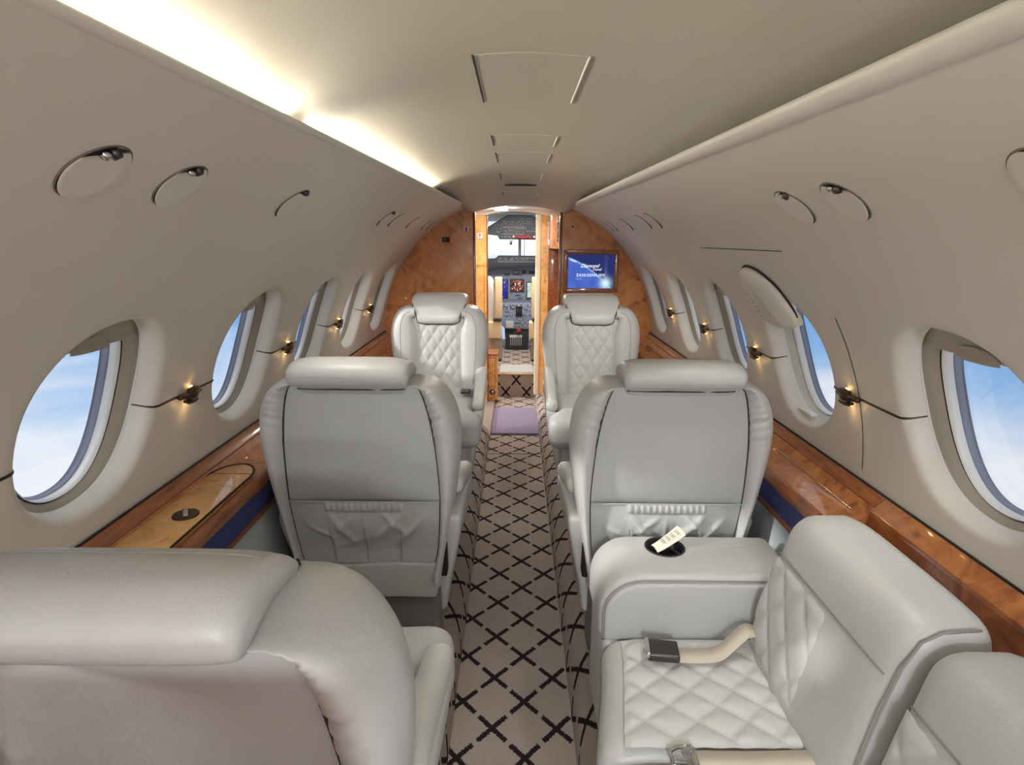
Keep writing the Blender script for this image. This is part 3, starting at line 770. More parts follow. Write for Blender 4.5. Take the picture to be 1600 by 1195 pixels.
def build_headrest(parent):
    sec = [(-.040, 1.020), (-.066, 1.028), (-.079, 1.050), (-.068, 1.077), (-.032, 1.094), (.018, 1.092), (.070, 1.072), (.116, 1.032), (.146, .985), (.150, .948), (.134, .932), (.10, .940), (.04, .97), (-.02, .995)]
    sec = cat(sec + [sec[0]], 3)[:-1]
    c = np.mean(sec, axis=0)
    us = [-1, -.985, -.95, -.9, -.82, -.7, -.55, -.4, -.25, -.1, 0, .1, .25, .4, .55, .7, .82, .9, .95, .985, 1]
    def hp(u, p, grow=0.0):
        k = max(0, 1 - abs(u) ** 6) ** (1 / 2.4)
        d = p - c; q = c + d * np.array((0.84 + 0.16 * k, 0.66 + 0.34 * k)) + d / np.linalg.norm(d) * grow
        front = sstep(-.02, .10, p[0]); low = sstep(1.08, .94, p[1])
        w = 0.160 - 0.038 * front * low - 0.014 * (1 - front) * low * 2
        wr = 0.0
        if p[0] < -.02:
            for uc, a in ((-.74, 1), (-.62, .5), (-.2, .25), (.52, 1.0), (.64, .7), (.8, .6)): wr += a * math.exp(-((u - uc - (p[1] - 1.05) * 1.2) / .03) ** 2)
        return (u * w, q[0] + lean(q[1]) + 0.005 * wr, q[1] - .0 * u)
    vt = [hp(u, p) for u in us for p in sec]
    n = len(sec)
    f = []
    for i in range(len(us) - 1):
        for k in range(n):
            k2 = (k + 1) % n; f.append((i * n + k, i * n + k2, (i + 1) * n + k2, (i + 1) * n + k))
    f.append(tuple(range(n))); f.append(tuple((len(us) - 1) * n + k for k in range(n - 1, -1, -1)))
    h = mesh('headrest', vt, f, M['leather'], parent); fix_normals(h)
    # dark piping down both ends of the pad and along its lower edge
    fr = [k for k in range(n) if sec[k][0] > .095]
    kb = min(fr, key=lambda k: sec[k][1]); side = [k for k in fr if k <= kb]
    pts = [hp(-.985, sec[k], .001) for k in side] + [hp(u, sec[kb], .001) for u in lin(-.95, .95, 13)] + [hp(.985, sec[k], .001) for k in side[::-1]]
    tube('piping', pts, 0.0026, M['seam'], h, 6)
    kt = min(range(n), key=lambda k: abs(sec[k][0] - .03) + 3 * max(0, 1.06 - sec[k][1]))
    tube('top_seam', [hp(u, sec[kt], .0003) for u in lin(-.9, .9, 25)], 0.0014, M['stitch'], h, 5)
    kr = min((k for k in range(n) if sec[k][0] < -.03), key=lambda k: sec[k][1])
    tube('rear_piping', [hp(u, sec[kr], .0) for u in lin(-.97, .97, 13)], 0.0028, M['seam'], h, 6)
    return h
def pocket_fn(u, v):
    z = .452 + (.662 - .452) * v
    w = hw_panel(z) - .002; x = u * w
    y = -.014 - .010 * (1 - u ** 4)
    if v > .86 and abs(x) < .112: y -= .007 * (0.5 + 0.5 * math.cos(x * 2 * PI / .0175)) * math.sin(PI * (v - .86) / .14) + .004
    y -= 0.016 * math.exp(-((v - .62) / .28) ** 2) * (1 - u * u)            # belly of the pocket
    if v < .86:
        k = (.86 - v) / .86
        for (x0, z0, x1, z1, a, s) in ((-.10, .80, -.03, .35, .010, .07), (.11, .82, .02, .40, .011, .07), (.17, .75, .08, .30, .010, .06), (-.17, .62, -.08, .42, .007, .05),
                                       (-.02, .8, -.10, .5, .006, .05), (.05, .85, .13, .45, .008, .05), (0, .78, .0, .05, .004, .03), (-.10, .8, -.09, .02, .004, .04), (.10, .8, .10, .02, .004, .04), (.03, .5, -.1, .25, .006, .06)):
            # distance to fold line in (x, v/5) space
            ax, az, bx, bz = x0, z0 * .21, x1, z1 * .21; px, pz = x, v * .21
            tt = ((px - ax) * (bx - ax) + (pz - az) * (bz - az)) / ((bx - ax) ** 2 + (bz - az) ** 2); tt = min(1, max(0, tt))
            d = math.hypot(px - ax - tt * (bx - ax), pz - az - tt * (bz - az))
            y -= a * math.exp(-(d / (s * .16)) ** 2) * math.sin(PI * min(1, tt * .9 + .08))
    return (x, y + lean(z), z)
def seat_parts(root):
    build_bolster(-1, root); build_bolster(1, root)
    build_headrest(root)
    us = lin(-1, 1, 25)
    grid('back_panel', us, lin(0, 1, 25), lambda u, v: ((hw_panel(.655 + .373 * v) - .001) * u, -.010 - .014 * (1 - u ** 4) * (1 - (2 * v - 1) ** 6) + lean(.655 + .373 * v), .655 + .373 * v), M['leather_back'], root, flip=True)
    pk = grid('magazine_pocket', lin(-1, 1, 111), lin(0, 1, 49), pocket_fn, M['leather_back'], root, flip=True)
    tube('hem', [(u * (hw_panel(.662) - .004), -.026 + lean(.662), .662) for u in lin(-1, 1, 9)], .0022, M['leather_back'], pk, 6)
    for xx in (-.105, 0, .105): tube('pocket_seam', [tuple(np.array(pocket_fn(xx / .215, v)) + np.array((0, -.001, 0))) for v in lin(.02, .62, 12)], .0010, M['stitch'], pk, 5)
    rbox('rear_skirt', (-.205, -.030, .335), (.205, .02, .452), .010, M['leather_back'], root, 8, fn=lambda x, y, z: (x * (1 - 0.25 * (0.452 - z)), y - .02 * (.452 - z) + .010 * (x / .2) ** 2, z + .004 * math.sin(x * 20)))
    rbox('core', (-.20, .004, .36), (.20, .12, 1.0), .03, M['leather_back'], root, 4, fn=lambda x, y, z: (x * (1 - .5 * max(0, z - .85) / .15 * .5), y + lean(z), z))
    quilt_grid('quilted_back', -.132, .132, .46, .955, .0672, .102, lambda x, z: (x, .103 + lean(z) + .022 * (1 - (x / .15) ** 4) + quilt(x, z, .0672, .102, .0065) * max(0, min(1, (.126 - abs(x)) / .012)), z), M['leather_white'], root)
    # seat cushion with its quilted insert
    cu = rbox('seat_cushion', (-.215, .10, .385), (.215, .62, .550), .050, M['leather'], root, 12, fn=lambda x, y, z: (x * (1 + .24 * sstep(.475, .525, y)), y, z + (.010 * abs(x / .215) ** 3 if z > .45 else 0) - .012 * sstep(.5, .62, y)))
    quilt_grid('quilted_seat', -.137, .137, .16, .56, .0672, .09, lambda x, y: (x, y, .546 - .012 * sstep(.5, .62, y) - .004 * (abs(x) > .133 or y > .555 or y < .165) * 2 + quilt(x, y, .0672, .09, .006) * max(0, min(1, (.134 - abs(x)) / .012, (.555 - y) / .012))), M['leather_white'], cu)
    rbox('leg_panel', (-.20, .530, .20), (.20, .595, .40), .02, M['leather'], root, 5)
    for sd in (-1, 1):
        def af(x, y, z):
            f = (y - .06) / .42
            return (x, y, z + .695 - .10 * sstep(0, 1, f) - .04 * max(0, f) ** 6 * (z > 0))
        ar = rbox('armrest', (sd * .247 - .031, .06, -.06), (sd * .247 + .031, .48, .0), .026, M['leather_white'], root, 8, fn=af)
        rbox('side_shell', (sd * .250 - .026, -.015, .23), (sd * .250 + .026, .455, .60), .020, M['leather'], root, 8,
             fn=lambda x, y, z: (x + sd * (-.055) * sstep(.60, .23, z), y + .05 * sstep(.60, .25, z) + (lean(z) if y < .2 else 0) + .02, z - .055 * sstep(.1, .46, y) * (z > .4)))
        rbox('track_slot', (sd * .222 - .010, -.012, .40), (sd * .222 + .010, .05, .60), .006, M['black'], root, 4)
    rbox('pedestal', (-.19, .06, .121), (.19, .50, .39), .03, M['grey_dark'], root, 4)
    rbox('pedestal_skirt', (-.205, .0, .121), (.205, .10, .345), .02, M['grey_dark'], root, 4)
    # lap belt: strap out of the seat crease with a buckle
    sd = -1
    bk = rbox('buckle', (sd * .165 - .026, .20, .572), (sd * .165 + .026, .262, .590), .005, M['gun'], root, 3)
    st = [(sd * .20, .10, .60), (sd * .196, .135, .585), (sd * .185, .17, .582), (sd * .168, .21, .577)]
    vt = []
    for p in cat(st, 4): vt += [(p[0] - .020, p[1], p[2]), (p[0] + .020, p[1], p[2] + .006)]
    mesh('belt_strap', vt, [(2 * i, 2 * i + 1, 2 * i + 3, 2 * i + 2) for i in range(len(vt) // 2 - 1)], M['leather_back'], root)
def copy_tree(o, parent=None):
    c = o.copy(); COL.objects.link(c); c.parent = parent
    for ch in list(o.children): copy_tree(ch, c)
    return c
seat0 = thing('cabin_chair', 'pale grey leather chair with gathered back pocket, port side, facing the cockpit', 'chair', (-.434, 1.635, 0), 0, 'leather cabin chairs')
seat_parts(seat0)
def place_seat(x, y, rz, label):
    s = copy_tree(seat0); s.location = (x, y, 0); s.rotation_euler = (0, 0, rz); s['label'] = label; return s
place_seat(.440, 1.635, 0, 'pale grey leather chair with gathered back pocket, in front of the sofa armrest')
place_seat(-.436, 3.42, PI, 'quilted leather chair facing the camera under the two red and white placards')
place_seat(.438, 3.42, PI, 'quilted leather chair facing the camera under the wall monitor')
ns = place_seat(-.400, .600, 0, 'nearest leather chair seen from behind, with a large shaded headrest, behind the table lid')

bl = rbox('belt_clasp', (.092, .545, .556), (.128, .60, .568), .004, M['gun'], ns, 3, fn=lambda x, y, z: (x, y, z - .10 * max(0, y - .57)))
tube('clasp_bar', [(.094, .552, .570), (.126, .558, .570)], .004, M['chrome'], ns, 8)
vt = []
for p in cat([(.150, .12, .600), (.146, .18, .566), (.130, .36, .557), (.112, .55, .557)], 5): vt += [(p[0] - .018, p[1], p[2]), (p[0] + .018, p[1], p[2] + .002)]
mesh('lap_strap', vt, [(2 * i, 2 * i + 1, 2 * i + 3, 2 * i + 2) for i in range(len(vt) // 2 - 1)], M['belt'], ns)

# ================================================================== SOFA along the starboard wall
def sofa():
    t = thing('side_sofa', 'pale grey leather sofa with quilted cushions along the starboard wall', 'sofa', (.5, 1.0, .12))
    B = Vector(t.location)
    def loc(o): o.data.transform(Matrix.Translation(-B)); return o
    # end armrest block
    ol = [(.215, .42), (.215, .50)] + [(.315 - .10 * math.cos(a), .50 + .10 * math.sin(a)) for a in lin(0, PI / 2, 9)][1:] + [(.705, .600), (.705, .42)]
    arm = loc(prism('armrest', ol, 1.305, 1.525, M['leather'], t, bevel=0.022, angle=60))
    def inset(o_, d): 
        cx, cz = .46, .49; return [(cx + (a - cx) * (1 - d), cz + (b - cz) * (1 - d * 3.0)) for a, b in o_]
    il = inset(ol, .045)
    cu = loc(prism('armrest_pad', il, 1.292, 1.32, M['leather_back'], t, bevel=0.008, angle=60))
    loc(tube('armrest_seam', [(a, 1.3035, b) for a, b in inset(ol, .03)], .0018, M['stitch'], t, 5, closed=True))
    loc(rbox('armrest_base', (.225, 1.29, .13), (.70, 1.52, .43), .015, M['leather'], t, 4))
    # cup holder set into the armrest top
    cut = tube('cutter', [(.405, 1.452, .545), (.405, 1.452, .70)], .050, M['panel_dark'], None, 36)
    fix_normals(cut); fix_normals(arm); cut.data.transform(Matrix.Translation(-B)); cut.location = B
    arm.location = B; arm.parent = None
    md = arm.modifiers.new('cup', 'BOOLEAN'); md.object = cut; md.operation = 'DIFFERENCE'; md.solver = 'EXACT'
    bpy.context.view_layer.update()
    me = bpy.data.meshes.new_from_object(arm.evaluated_get(bpy.context.evaluated_depsgraph_get()))
    arm.modifiers.clear(); arm.data = me; arm.parent = t; arm.location = (0, 0, 0); bpy.data.objects.remove(cut)
    me.materials.clear(); me.materials.append(M['leather']); me.set_sharp_from_angle(angle=math.radians(50))
    cup = loc(lathe_cup((.405, 1.452, .6005), .050, t))
    # base and seat
    def front(x, y, z): return (x - .06 * sstep(1.3, .85, y) * sstep(.5, .2, x), y, z)
    loc(rbox('sofa_base', (.235, -.20, .125), (.73, 1.31, .40), .015, M['leather'], t, 8, fn=front))
    def sf(x, y, z): return front(x, y, z - .018 * sstep(.30, .20, x) * (z > .4))
    for (a, b) in ((.935, 1.30), (.36, .93), (-.21, .355)):
        c = loc(rbox('seat_cushion', (.215, a, .335), (.66, b, .452), .045, M['leather'], t, 10, fn=sf))
        if a > .9:
            def qf(x, y): 
                x2, y2, _ = front(x, y, .45)
                ed = min(1, min(x - .262, .60 - x, y - .945, 1.262 - y) / .012)
                return (x2, y2, .4505 + .003 * max(0, ed) + quilt(x - .3, y - 1.1, .088, .086, .008) * max(0, ed))
            q = quilt_grid('quilted_insert', .262, .60, .945, 1.266, .088, .086, qf, M['leather_white'], c, .3, 1.1, 12)
            q.data.transform(Matrix.Translation(-B))
    # back cushions leaning on the wall trim
    def bf(x, y, z):
        k = (z - .44) / .36
        return (x + .075 * max(0, k) ** 1.2 - .030 * (1 - sstep(.0, .25, abs(y - 1.3))) * 0, y, z - .045 * sstep(.66, .80, x) * sstep(.6, .78, z))
    for i, (a, b) in enumerate(((.815, 1.285), (.325, .805), (-.17, .315))):
        def sag(x, y, z, a=a, b=b):
            m_ = (2 * (y - a) / (b - a) - 1)
            x, y, z = bf(x, y, z)
            return (x + (.018 if (m_ > 0 and a > .7) else .006) * m_ ** 4 * (1 - sstep(.60, .72, x)), y, z - (.034 if (m_ > 0 and a > .7) else .010) * m_ ** 4 * sstep(.6, .78, z))
        c = loc(rbox('back_cushion', (.555, a, .415), (.715, b, .815), .052, M['leather'], t, 12, fn=sag))
        if i < 2:
            def qf(y, z, a=a, b=b):
                ed = max(0, min(1, min(y - a - .20, b - .022 - y, z - .47, .70 - z) / .012))
                x, yy, zz = sag(.556, y, z)
                return (x - .003 * ed + .0015 - quilt(y - 1.0, z, .10, .115, .007) * ed, yy, zz)
            q = quilt_grid('quilted_panel', a + .195, b - .02, .465, .708, .10, .115, qf, M['leather_white'], c, 1.0, 0, 12)
            q.data.transform(Matrix.Translation(-B))
            s0 = tube('piping', [tuple(Vector(sag(x, a + .010, z))) for x, z in ((.562, .47), (.558, .55), (.557, .65), (.559, .74), (.572, .79), (.60, .808), (.66, .813))], .0022, M['stitch'], c, 6); loc(s0)
            s1 = tube('seam', [tuple(Vector(sag(.5535, y, .712))) for y in lin(a + .03, b - .03, 20)], .0018, M['stitch'], c, 5); loc(s1)
    # seat belts
    bp = cat([(.590, 1.235, .475), (.575, 1.232, .500), (.545, 1.222, .512), (.51, 1.205, .495), (.475, 1.193, .474), (.43, 1.188, .470), (.36, 1.190, .471)], 5)
    vt = []
    for p in bp: vt += [(p[0], p[1] - .023, p[2]), (p[0], p[1] + .023, p[2] + .003), (p[0], p[1] + .023, p[2] + .001), (p[0], p[1] - .023, p[2] - .002)]
    n = len(bp); f = []
    for i in range(n - 1):
        for k in range(4): f.append((4 * i + k, 4 * i + (k + 1) % 4, 4 * i + 4 + (k + 1) % 4, 4 * i + 4 + k))
    sb = loc(mesh('seat_belt', vt, f, M['belt'], t))
    bk = rbox('buckle', (-.036, -.029, 0), (.036, .029, .020), .005, M['gun'], sb, 3)
    bk.location = Vector((.345, 1.192, .470)) - B; bk.rotation_euler = (0, 0, -.12)
    lv = rbox('buckle_flap', (-.040, -.029, .008), (-.030, .029, .022), .003, M['chrome'], sb, 3); lv.location = bk.location; lv.rotation_euler = bk.rotation_euler
    vt = []
    for p in cat([(.56, .915, .462), (.50, .912, .462), (.43, .912, .460), (.34, .915, .458)], 4): vt += [(p[0], p[1] - .024, p[2]), (p[0], p[1] + .024, p[2]), (p[0], p[1] + .024, p[2] - .002), (p[0], p[1] - .024, p[2] - .002)]
    n = len(vt) // 4; f = []
    for i in range(n - 1):
        for k in range(4): f.append((4 * i + k, 4 * i + (k + 1) % 4, 4 * i + 4 + (k + 1) % 4, 4 * i + 4 + k))
    s2 = loc(mesh('seat_belt', vt, f, M['belt'], t))
    tg = tube('belt_tongue', [(.338, .888, .464), (.338, .942, .464), (.312, .940, .464), (.296, .930, .464), (.296, .900, .464), (.312, .890, .464)], .0045, M['chrome'], s2, 8, closed=True); loc(tg)
    tg2 = box('tongue_plate', (.322, .890, .461), (.345, .940, .4665), M['chrome'], s2, .002); loc(tg2)
    return t
def lathe_cup(c, r, parent):
    prof = [(r * 1.07, -.001), (r * 1.065, .0022), (r * 1.0, .0022), (r * .975, .0), (r * .96, -.03), (r * .92, -.053), (r * .6, -.0545), (.0005, -.0545)]
    n = 36; vt = [(c[0] + a * math.cos(2 * PI * k / n), c[1] + a * math.sin(2 * PI * k / n), c[2] + z) for k in range(n) for a, z in prof]
    return mesh('cup_holder', vt, grid_faces(n, len(prof), False, True), M['panel_dark'], parent)
sf_ = sofa()
def receipt():
    bm_pts = []
    vt = []; us = lin(0, 1, 9); vs = lin(0, 1, 5)
    for u in us:
        for v in vs:
            vt.append((u * .085, (v - .5) * .040 + .012 * u * v, .004 + .026 * u ** 1.3 + .006 * math.sin(PI * v)))
    top = len(vt); vt += [(x, y, z - .0012) for x, y, z in vt]
    f = grid_faces(9, 5); f += [tuple(i + top for i in q[::-1]) for q in grid_faces(9, 5)]
    o = mesh('paper_slip', vt, f, M['paper'])
    o.location = (.377, 1.447, .594); o.rotation_euler = (0, -.20, .22)
    for k in range(4):
        x0 = .022 + .014 * k
        for j in range(3):
            y0 = -.012 + .009 * j; z = .0065 + .026 * ((x0 + .004) / .085) ** 1.3 + .006
            mesh('print_line', [(x0, y0, z), (x0 + .009, y0, z + .003), (x0 + .009, y0 + .0022, z + .003), (x0, y0 + .0022, z)], [(0, 1, 2, 3)], M['ink'], o, False)
    tag(o, 'folded printed paper slip tucked into the sofa armrest cup holder', 'paper')
receipt()

# ================================================================== FORWARD PARTITIONS
def arc_pts(a0, a1, r, n=24): return [(FX + r * math.cos(a), FZ + r * math.sin(a)) for a in lin(a0, a1, n)]
xl, xr = -0.280, 0.298
aL = PI - math.acos((FX - xl) / .925); aR = math.acos((xr - FX) / .925)
zt = 1.603
pl = struct(prism('partition_left', [(xl, .122), (xl, zt)] + arc_pts(aL, PI + .55, .925) , Y1, Y1 + .03, M['burl_wall']))
pl.name = 'wall_forward_left'
pr_ = struct(prism('wall_forward_right', [(xr, .122), (xr, zt + .005)] + arc_pts(aR, -.55, .925), Y1, Y1 + .03, M['burl_wall']))
prism('edge_trim', [(xl - .004, .122), (xl + .012, .122), (xl + .012, zt + .01), (xl - .004, zt + .01)], Y1 - .004, Y1 + .034, M['wood_dark'], pl, bevel=.004)
prism('edge_trim', [(xr + .008, .122), (xr - .010, .122), (xr - .010, zt + .02), (xr + .008, zt + .02)], Y1 - .004, Y1 + .034, M['wood_dark'], pr_, bevel=.004)
# monitor
def monitor():
    t = thing('wall_monitor', 'small blue screen in a mitred wood frame on the forward partition', 'screen', (.504, Y1 - .001, 1.195))
    w, h, fw = .154, .111, .029
    for (p, nm) in (([(-w, h), (w, h), (w + fw, h + fw), (-w - fw, h + fw)], 0), ([(-w, -h), (-w - fw, -h - fw), (w + fw, -h - fw), (w, -h)], 0), ([(-w, -h), (-w, h), (-w - fw, h + fw), (-w - fw, -h - fw)], 1), ([(w, -h), (w + fw, -h - fw), (w + fw, h + fw), (w, h)], 1)):
        prism('frame_rail', p, -.016, 0, M['wood'], t, bevel=.005)
    m = bpy.data.materials.new('screen_image'); g = G(NT(m))
    tc = g.n('ShaderNodeTexCoord'); sp = g.n('ShaderNodeSeparateXYZ', ins={0: tc.outputs['Object']})
    x, z = sp.outputs[0], sp.outputs[2]
    # lit planet limb: arc from upper left to lower right, bright star at lower right
    d0 = g.m('SUBTRACT', g.m('ADD', g.m('MULTIPLY', x, .72), z), .006)
    d = g.m('ADD', d0, g.m('MULTIPLY', g.m('MULTIPLY', x, x), 1.3))
    limb = g.m('POWER', 2.718, g.m('MULTIPLY', g.m('MULTIPLY', d, d), -26000.0))
    below = g.m('LESS_THAN', d, 0.0)
    sx = g.m('SUBTRACT', x, .098); sz = g.m('ADD', z, .078)
    r2 = g.m('ADD', g.m('MULTIPLY', sx, sx), g.m('MULTIPLY', sz, sz))
    star = g.m('POWER', 2.718, g.m('MULTIPLY', r2, -900.0))
    ray = g.m('MULTIPLY', g.m('POWER', 2.718, g.m('MULTIPLY', g.m('MULTIPLY', sx, sx), -9000.0)), g.m('POWER', 2.718, g.m('MULTIPLY', g.m('ABSOLUTE', sz), -14.0)))
    nz = g.n('ShaderNodeTexNoise', ins={'Vector': tc.outputs['Object'], 'Scale': 14.0, 'Detail': 3.0})
    c = g.mix(g.m('MULTIPLY', below, g.m('MULTIPLY_ADD', nz.outputs[0], .8, .35)), S(42, 50, 104), S(84, 116, 214))
    c = g.mix(g.m('MULTIPLY', limb, .8), c, S(150, 190, 255)); c = g.mix(g.m('MULTIPLY', ray, .5), c, S(150, 160, 255)); c = g.mix(star, c, S(214, 250, 255))
    e = g.n('ShaderNodeEmission', ins={0: c, 1: 0.9}); g.n('ShaderNodeOutputMaterial', ins={0: e.outputs[0]})
    box('display', (-w, -.010, -h), (w, -.002, h), m, t, .001)
    M['glow_text'] = principled('screen_white', S(240, 245, 250), .5, emis=(S(240, 246, 255), .9))
    M['glow_dim'] = principled('screen_dim', S(150, 170, 220), .5, emis=(S(160, 180, 235), .6))
    text('lettering', 'Diamond', .034, M['glow_text'], t, (-.012, -.0106, .026), .45, .95)
    text('lettering', 'Travel', .024, M['glow_text'], t, (.035, -.0106, .006), .45)
    text('lettering', 'ZASKOENILIEM', .0255, M['glow_text'], t, (-.004, -.0106, -.033), 0, 1.12)
    text('lettering', 'TEXEL', .016, M['glow_dim'], t, (-.082, -.0106, -.054), 0, 1.1)
    text('lettering', 'MAIN', .020, M['glow_text'], t, (-.125, -.0106, .064), .3, 0.9, (PI / 2, math.radians(18), 0))
monitor()
def dot(): 
    o = disc('sensor_eye', .007, M['black'], pr_, .003, 16); o.location = (.375, Y1 - .001, 1.484); o.rotation_euler = (PI / 2, 0, 0)
dot()
cp = rbox('call_panel', (-.487, Y1 - .014, 1.380), (-.438, Y1 - .001, 1.412), .004, M['black'])
tag(cp, 'small black switch box on the burl partition above the port chair', 'switch')
rl_ = rbox('switch_key', (-.480, Y1 - .017, 1.386), (-.462, Y1 - .012, 1.406), .002, M['gun'], cp, 2)
def placard(x, y, z, w, label, arrow):
    t = thing('safety_placard', label, 'sign', (x, y, z), 0)
    box('plate', (-w, -.004, -w * 1.05), (w, 0, w * 1.05), M['paper'], t, .001)
    for p in ([(-w, w * .95), (w, w * .95), (w, w * 1.05), (-w, w * 1.05)], [(-w, -w * 1.05), (w, -w * 1.05), (w, -w * .95), (-w, -w * .95)], [(-w, -w), (-w * .9, -w), (-w * .9, w), (-w, w)], [(w * .9, -w), (w, -w), (w, w), (w * .9, w)]): prism('border', p, -.0052, -.003, M['red'], t)
    if arrow:
        prism('arrow', [(-.12 * w, -.7 * w), (.12 * w, -.7 * w), (.12 * w, .1 * w), (.5 * w, .1 * w), (0, .75 * w), (-.5 * w, .1 * w), (-.12 * w, .1 * w)], -.0052, -.003, M['red'], t)
    else:
        prism('cylinder_symbol', [(-.28 * w, -.75 * w), (.28 * w, -.75 * w), (.28 * w, .30 * w), (.10 * w, .5 * w), (-.10 * w, .5 * w), (-.28 * w, .30 * w)], -.0052, -.003, M['red'], t)
        prism('valve_symbol', [(-.14 * w, .55 * w), (.30 * w, .55 * w), (.30 * w, .75 * w), (-.14 * w, .75 * w)], -.0052, -.003, M['red'], t)
        prism('hose_symbol', [(-.7 * w, .55 * w), (-.5 * w, .65 * w), (-.5 * w, .8 * w), (-.7 * w, .7 * w)], -.0052, -.003, M['ink'], t)
placard(-.327, Y1 - .001, 1.466, .023, 'red and white fire extinguisher placard on the edge of the port partition', False)

# vestibule -----------------------------------------------------------
vest = struct(grid('ceiling_vestibule', lin(-.75, .75, 21), lin(Y1, 5.02, 6), lambda x, y: (x, y, 1.626 - .22 * x * x), M['wall_bright'], flip=True))
lampb = box('vestibule_lamp', (-.155, 4.50, 1.608), (-.065, 4.60, 1.618), M['lamp'], None, .002)
tag(lampb, 'lit rectangular lamp in the ceiling just before the cockpit doorway', 'light')
fv = struct(box('floor_vestibule', (.295, 4.085, -.02), (.9, 5.3, .118), M['carpet_side']))
struct(box('floor_entry', (-.95, 4.078, -.02), (-.176, 5.3, .03), M['carpet_side']))
# right fuselage shell beside the galley and over the entry
vr = struct(grid('wall_vestibule', lin(-.5, 1.1, 20), lin(Y1 + .03, 5.3, 3), lambda a, y: (FX + .92 * math.cos(a), y, FZ + .92 * math.sin(a)), M['cream']))
# cockpit bulkhead: wood posts either side of the doorway and a cream header
YB = 4.98
cb = struct(prism('wall_cockpit', [(-.90, .03), (-.236, .03), (-.236, 1.578), (-.30, 1.60), (-.55, 1.60), (-.90, 1.2)], YB, YB + .04, M['burl_light']))
prism('post_edge', [(-.240, .03), (-.228, .03), (-.228, 1.585), (-.240, 1.585)], YB - .003, YB + .045, M['wood_dark'], cb, bevel=.003)
prism('door_outline', [(-.330, .40), (-.327, .40), (-.327, 1.19), (-.330, 1.19)], YB - .0015, YB, M['wood_dark'], cb)
prism('door_outline', [(-.262, .40), (-.259, .40), (-.259, 1.19), (-.262, 1.19)], YB - .0015, YB, M['wood_dark'], cb)
prism('door_outline', [(-.330, 1.187), (-.259, 1.187), (-.259, 1.19), (-.330, 1.19)], YB - .0015, YB, M['wood_dark'], cb)
placard(-.292, YB - .001, 1.428, .025, 'red and white arrow placard on the post beside the cockpit doorway', True)
cp2 = struct(prism('wall_cockpit_right', [(.205, .10), (.262, .10), (.262, 1.60), (.205, 1.585)], YB, YB + .04, M['burl_light']))
prism('white_jamb', [(.163, .10), (.207, .10), (.207, 1.60), (.163, 1.60)], YB - .004, YB + .06, M['cream'], cp2, bevel=.006)
prism('header', [(-.60, 1.60)] + [(x, 1.585 + .038 * (1 - (x / .25) ** 2) if abs(x) < .25 else 1.585) for x in lin(-.24, .24, 15)] + [(.60, 1.60), (.60, 1.70), (-.60, 1.70)], YB - .006, YB + .06, M['cream'], cp2)
# galley cabinet on the right
gal = thing('galley_cabinet', 'wood galley cabinet with mirrored niche behind the monitor partition', 'cabinet', (.33, 4.5, .11))
def gl(o): o.data.transform(Matrix.Translation(-Vector(gal.location))); return o
gl(box('base_cabinet', (.262, 4.12, .11), (.80, 4.96, .78), M['burl'], gal, .004))
gl(box('niche_back', (.40, 4.12, .78), (.80, 4.96, 1.36), M['mirror'], gal, .002))
gl(box('niche_side', (.262, 4.86, .78), (.40, 4.96, 1.36), M['wood_dark'], gal, .002))
gl(prism('upper_door', [(.264, 4.55), (.284, 4.50), (.30, 4.46), (.80, 4.46), (.80, 4.96), (.264, 4.96)], 1.335, 1.575, M['burl'], gal, axis='z', bevel=.003))
gl(box('upper_cabinet', (.305, 4.12, 1.36), (.80, 4.46, 1.575), M['panel_dark'], gal, .003))
for k in range(3): gl(box('shelf_rail', (.300, 4.13, 1.40 + .06 * k), (.306, 4.45, 1.41 + .06 * k), M['bronze'], gal, .001))
gl(box('mirror_strip', (.298, 4.13, 1.335), (.304, 4.46, 1.385), M['mirror'], gal, .001))
gl(box('niche_lattice', (.330, 4.34, .80), (.40, 4.44, 1.33), M['bronze'], gal, .003))
gl(box('niche_panel', (.315, 4.20, .80), (.34, 4.30, 1.33), M['seal'], gal, .003))
gl(rbox('niche_latch', (.292, 4.28, .86), (.32, 4.36, .90), .01, M['chrome'], gal, 3))
knr = gl(rbox('cabinet_latch', (.256, 4.62, .30), (.263, 4.68, .36), .003, M['black'], gal, 3))
gl(tube('cabinet_knob', [(.258, 4.65, .40), (.246, 4.65, .40)], .016, M['chrome'], gal, 14))
# low cabinet at the left of the step
lc = thing('low_cabinet', 'low pale wood cabinet with round chrome lock beside the cockpit step', 'cabinet', (-.20, 5.06, .05))
def ll(o): o.data.transform(Matrix.Translation(-Vector(lc.location))); return o
ll(box('body', (-.30, 5.03, .03), (-.147, 5.26, .43), M['burl_light'], lc, .004))
ll(box('front_panel', (-.275, 5.022, .155), (-.172, 5.032, .405), M['burl_light'], lc, .003))
for p in ([(-.279, .151), (-.275, .151), (-.275, .409), (-.279, .409)], [(-.172, .151), (-.168, .151), (-.168, .409), (-.172, .409)], [(-.279, .405), (-.168, .405), (-.168, .409), (-.279, .409)], [(-.279, .151), (-.168, .151), (-.168, .155), (-.279, .155)]):
    ll(prism('panel_groove', p, 5.0255, 5.0305, M['wood'], lc))
ll(box('top', (-.305, 5.02, .43), (-.142, 5.27, .445), M['wood'], lc, .004))
o = ring('lock_ring', .014, .024, .008, M['panel_dark'], lc, 24); o.location = Vector((-.195, 5.03, .105)) - Vector(lc.location); o.rotation_euler = (PI / 2, 0, 0)
o = disc('lock', .015, M['chrome'], lc, .006, 20, .004); o.location = Vector((-.195, 5.03, .105)) - Vector(lc.location); o.rotation_euler = (PI / 2, 0, 0)

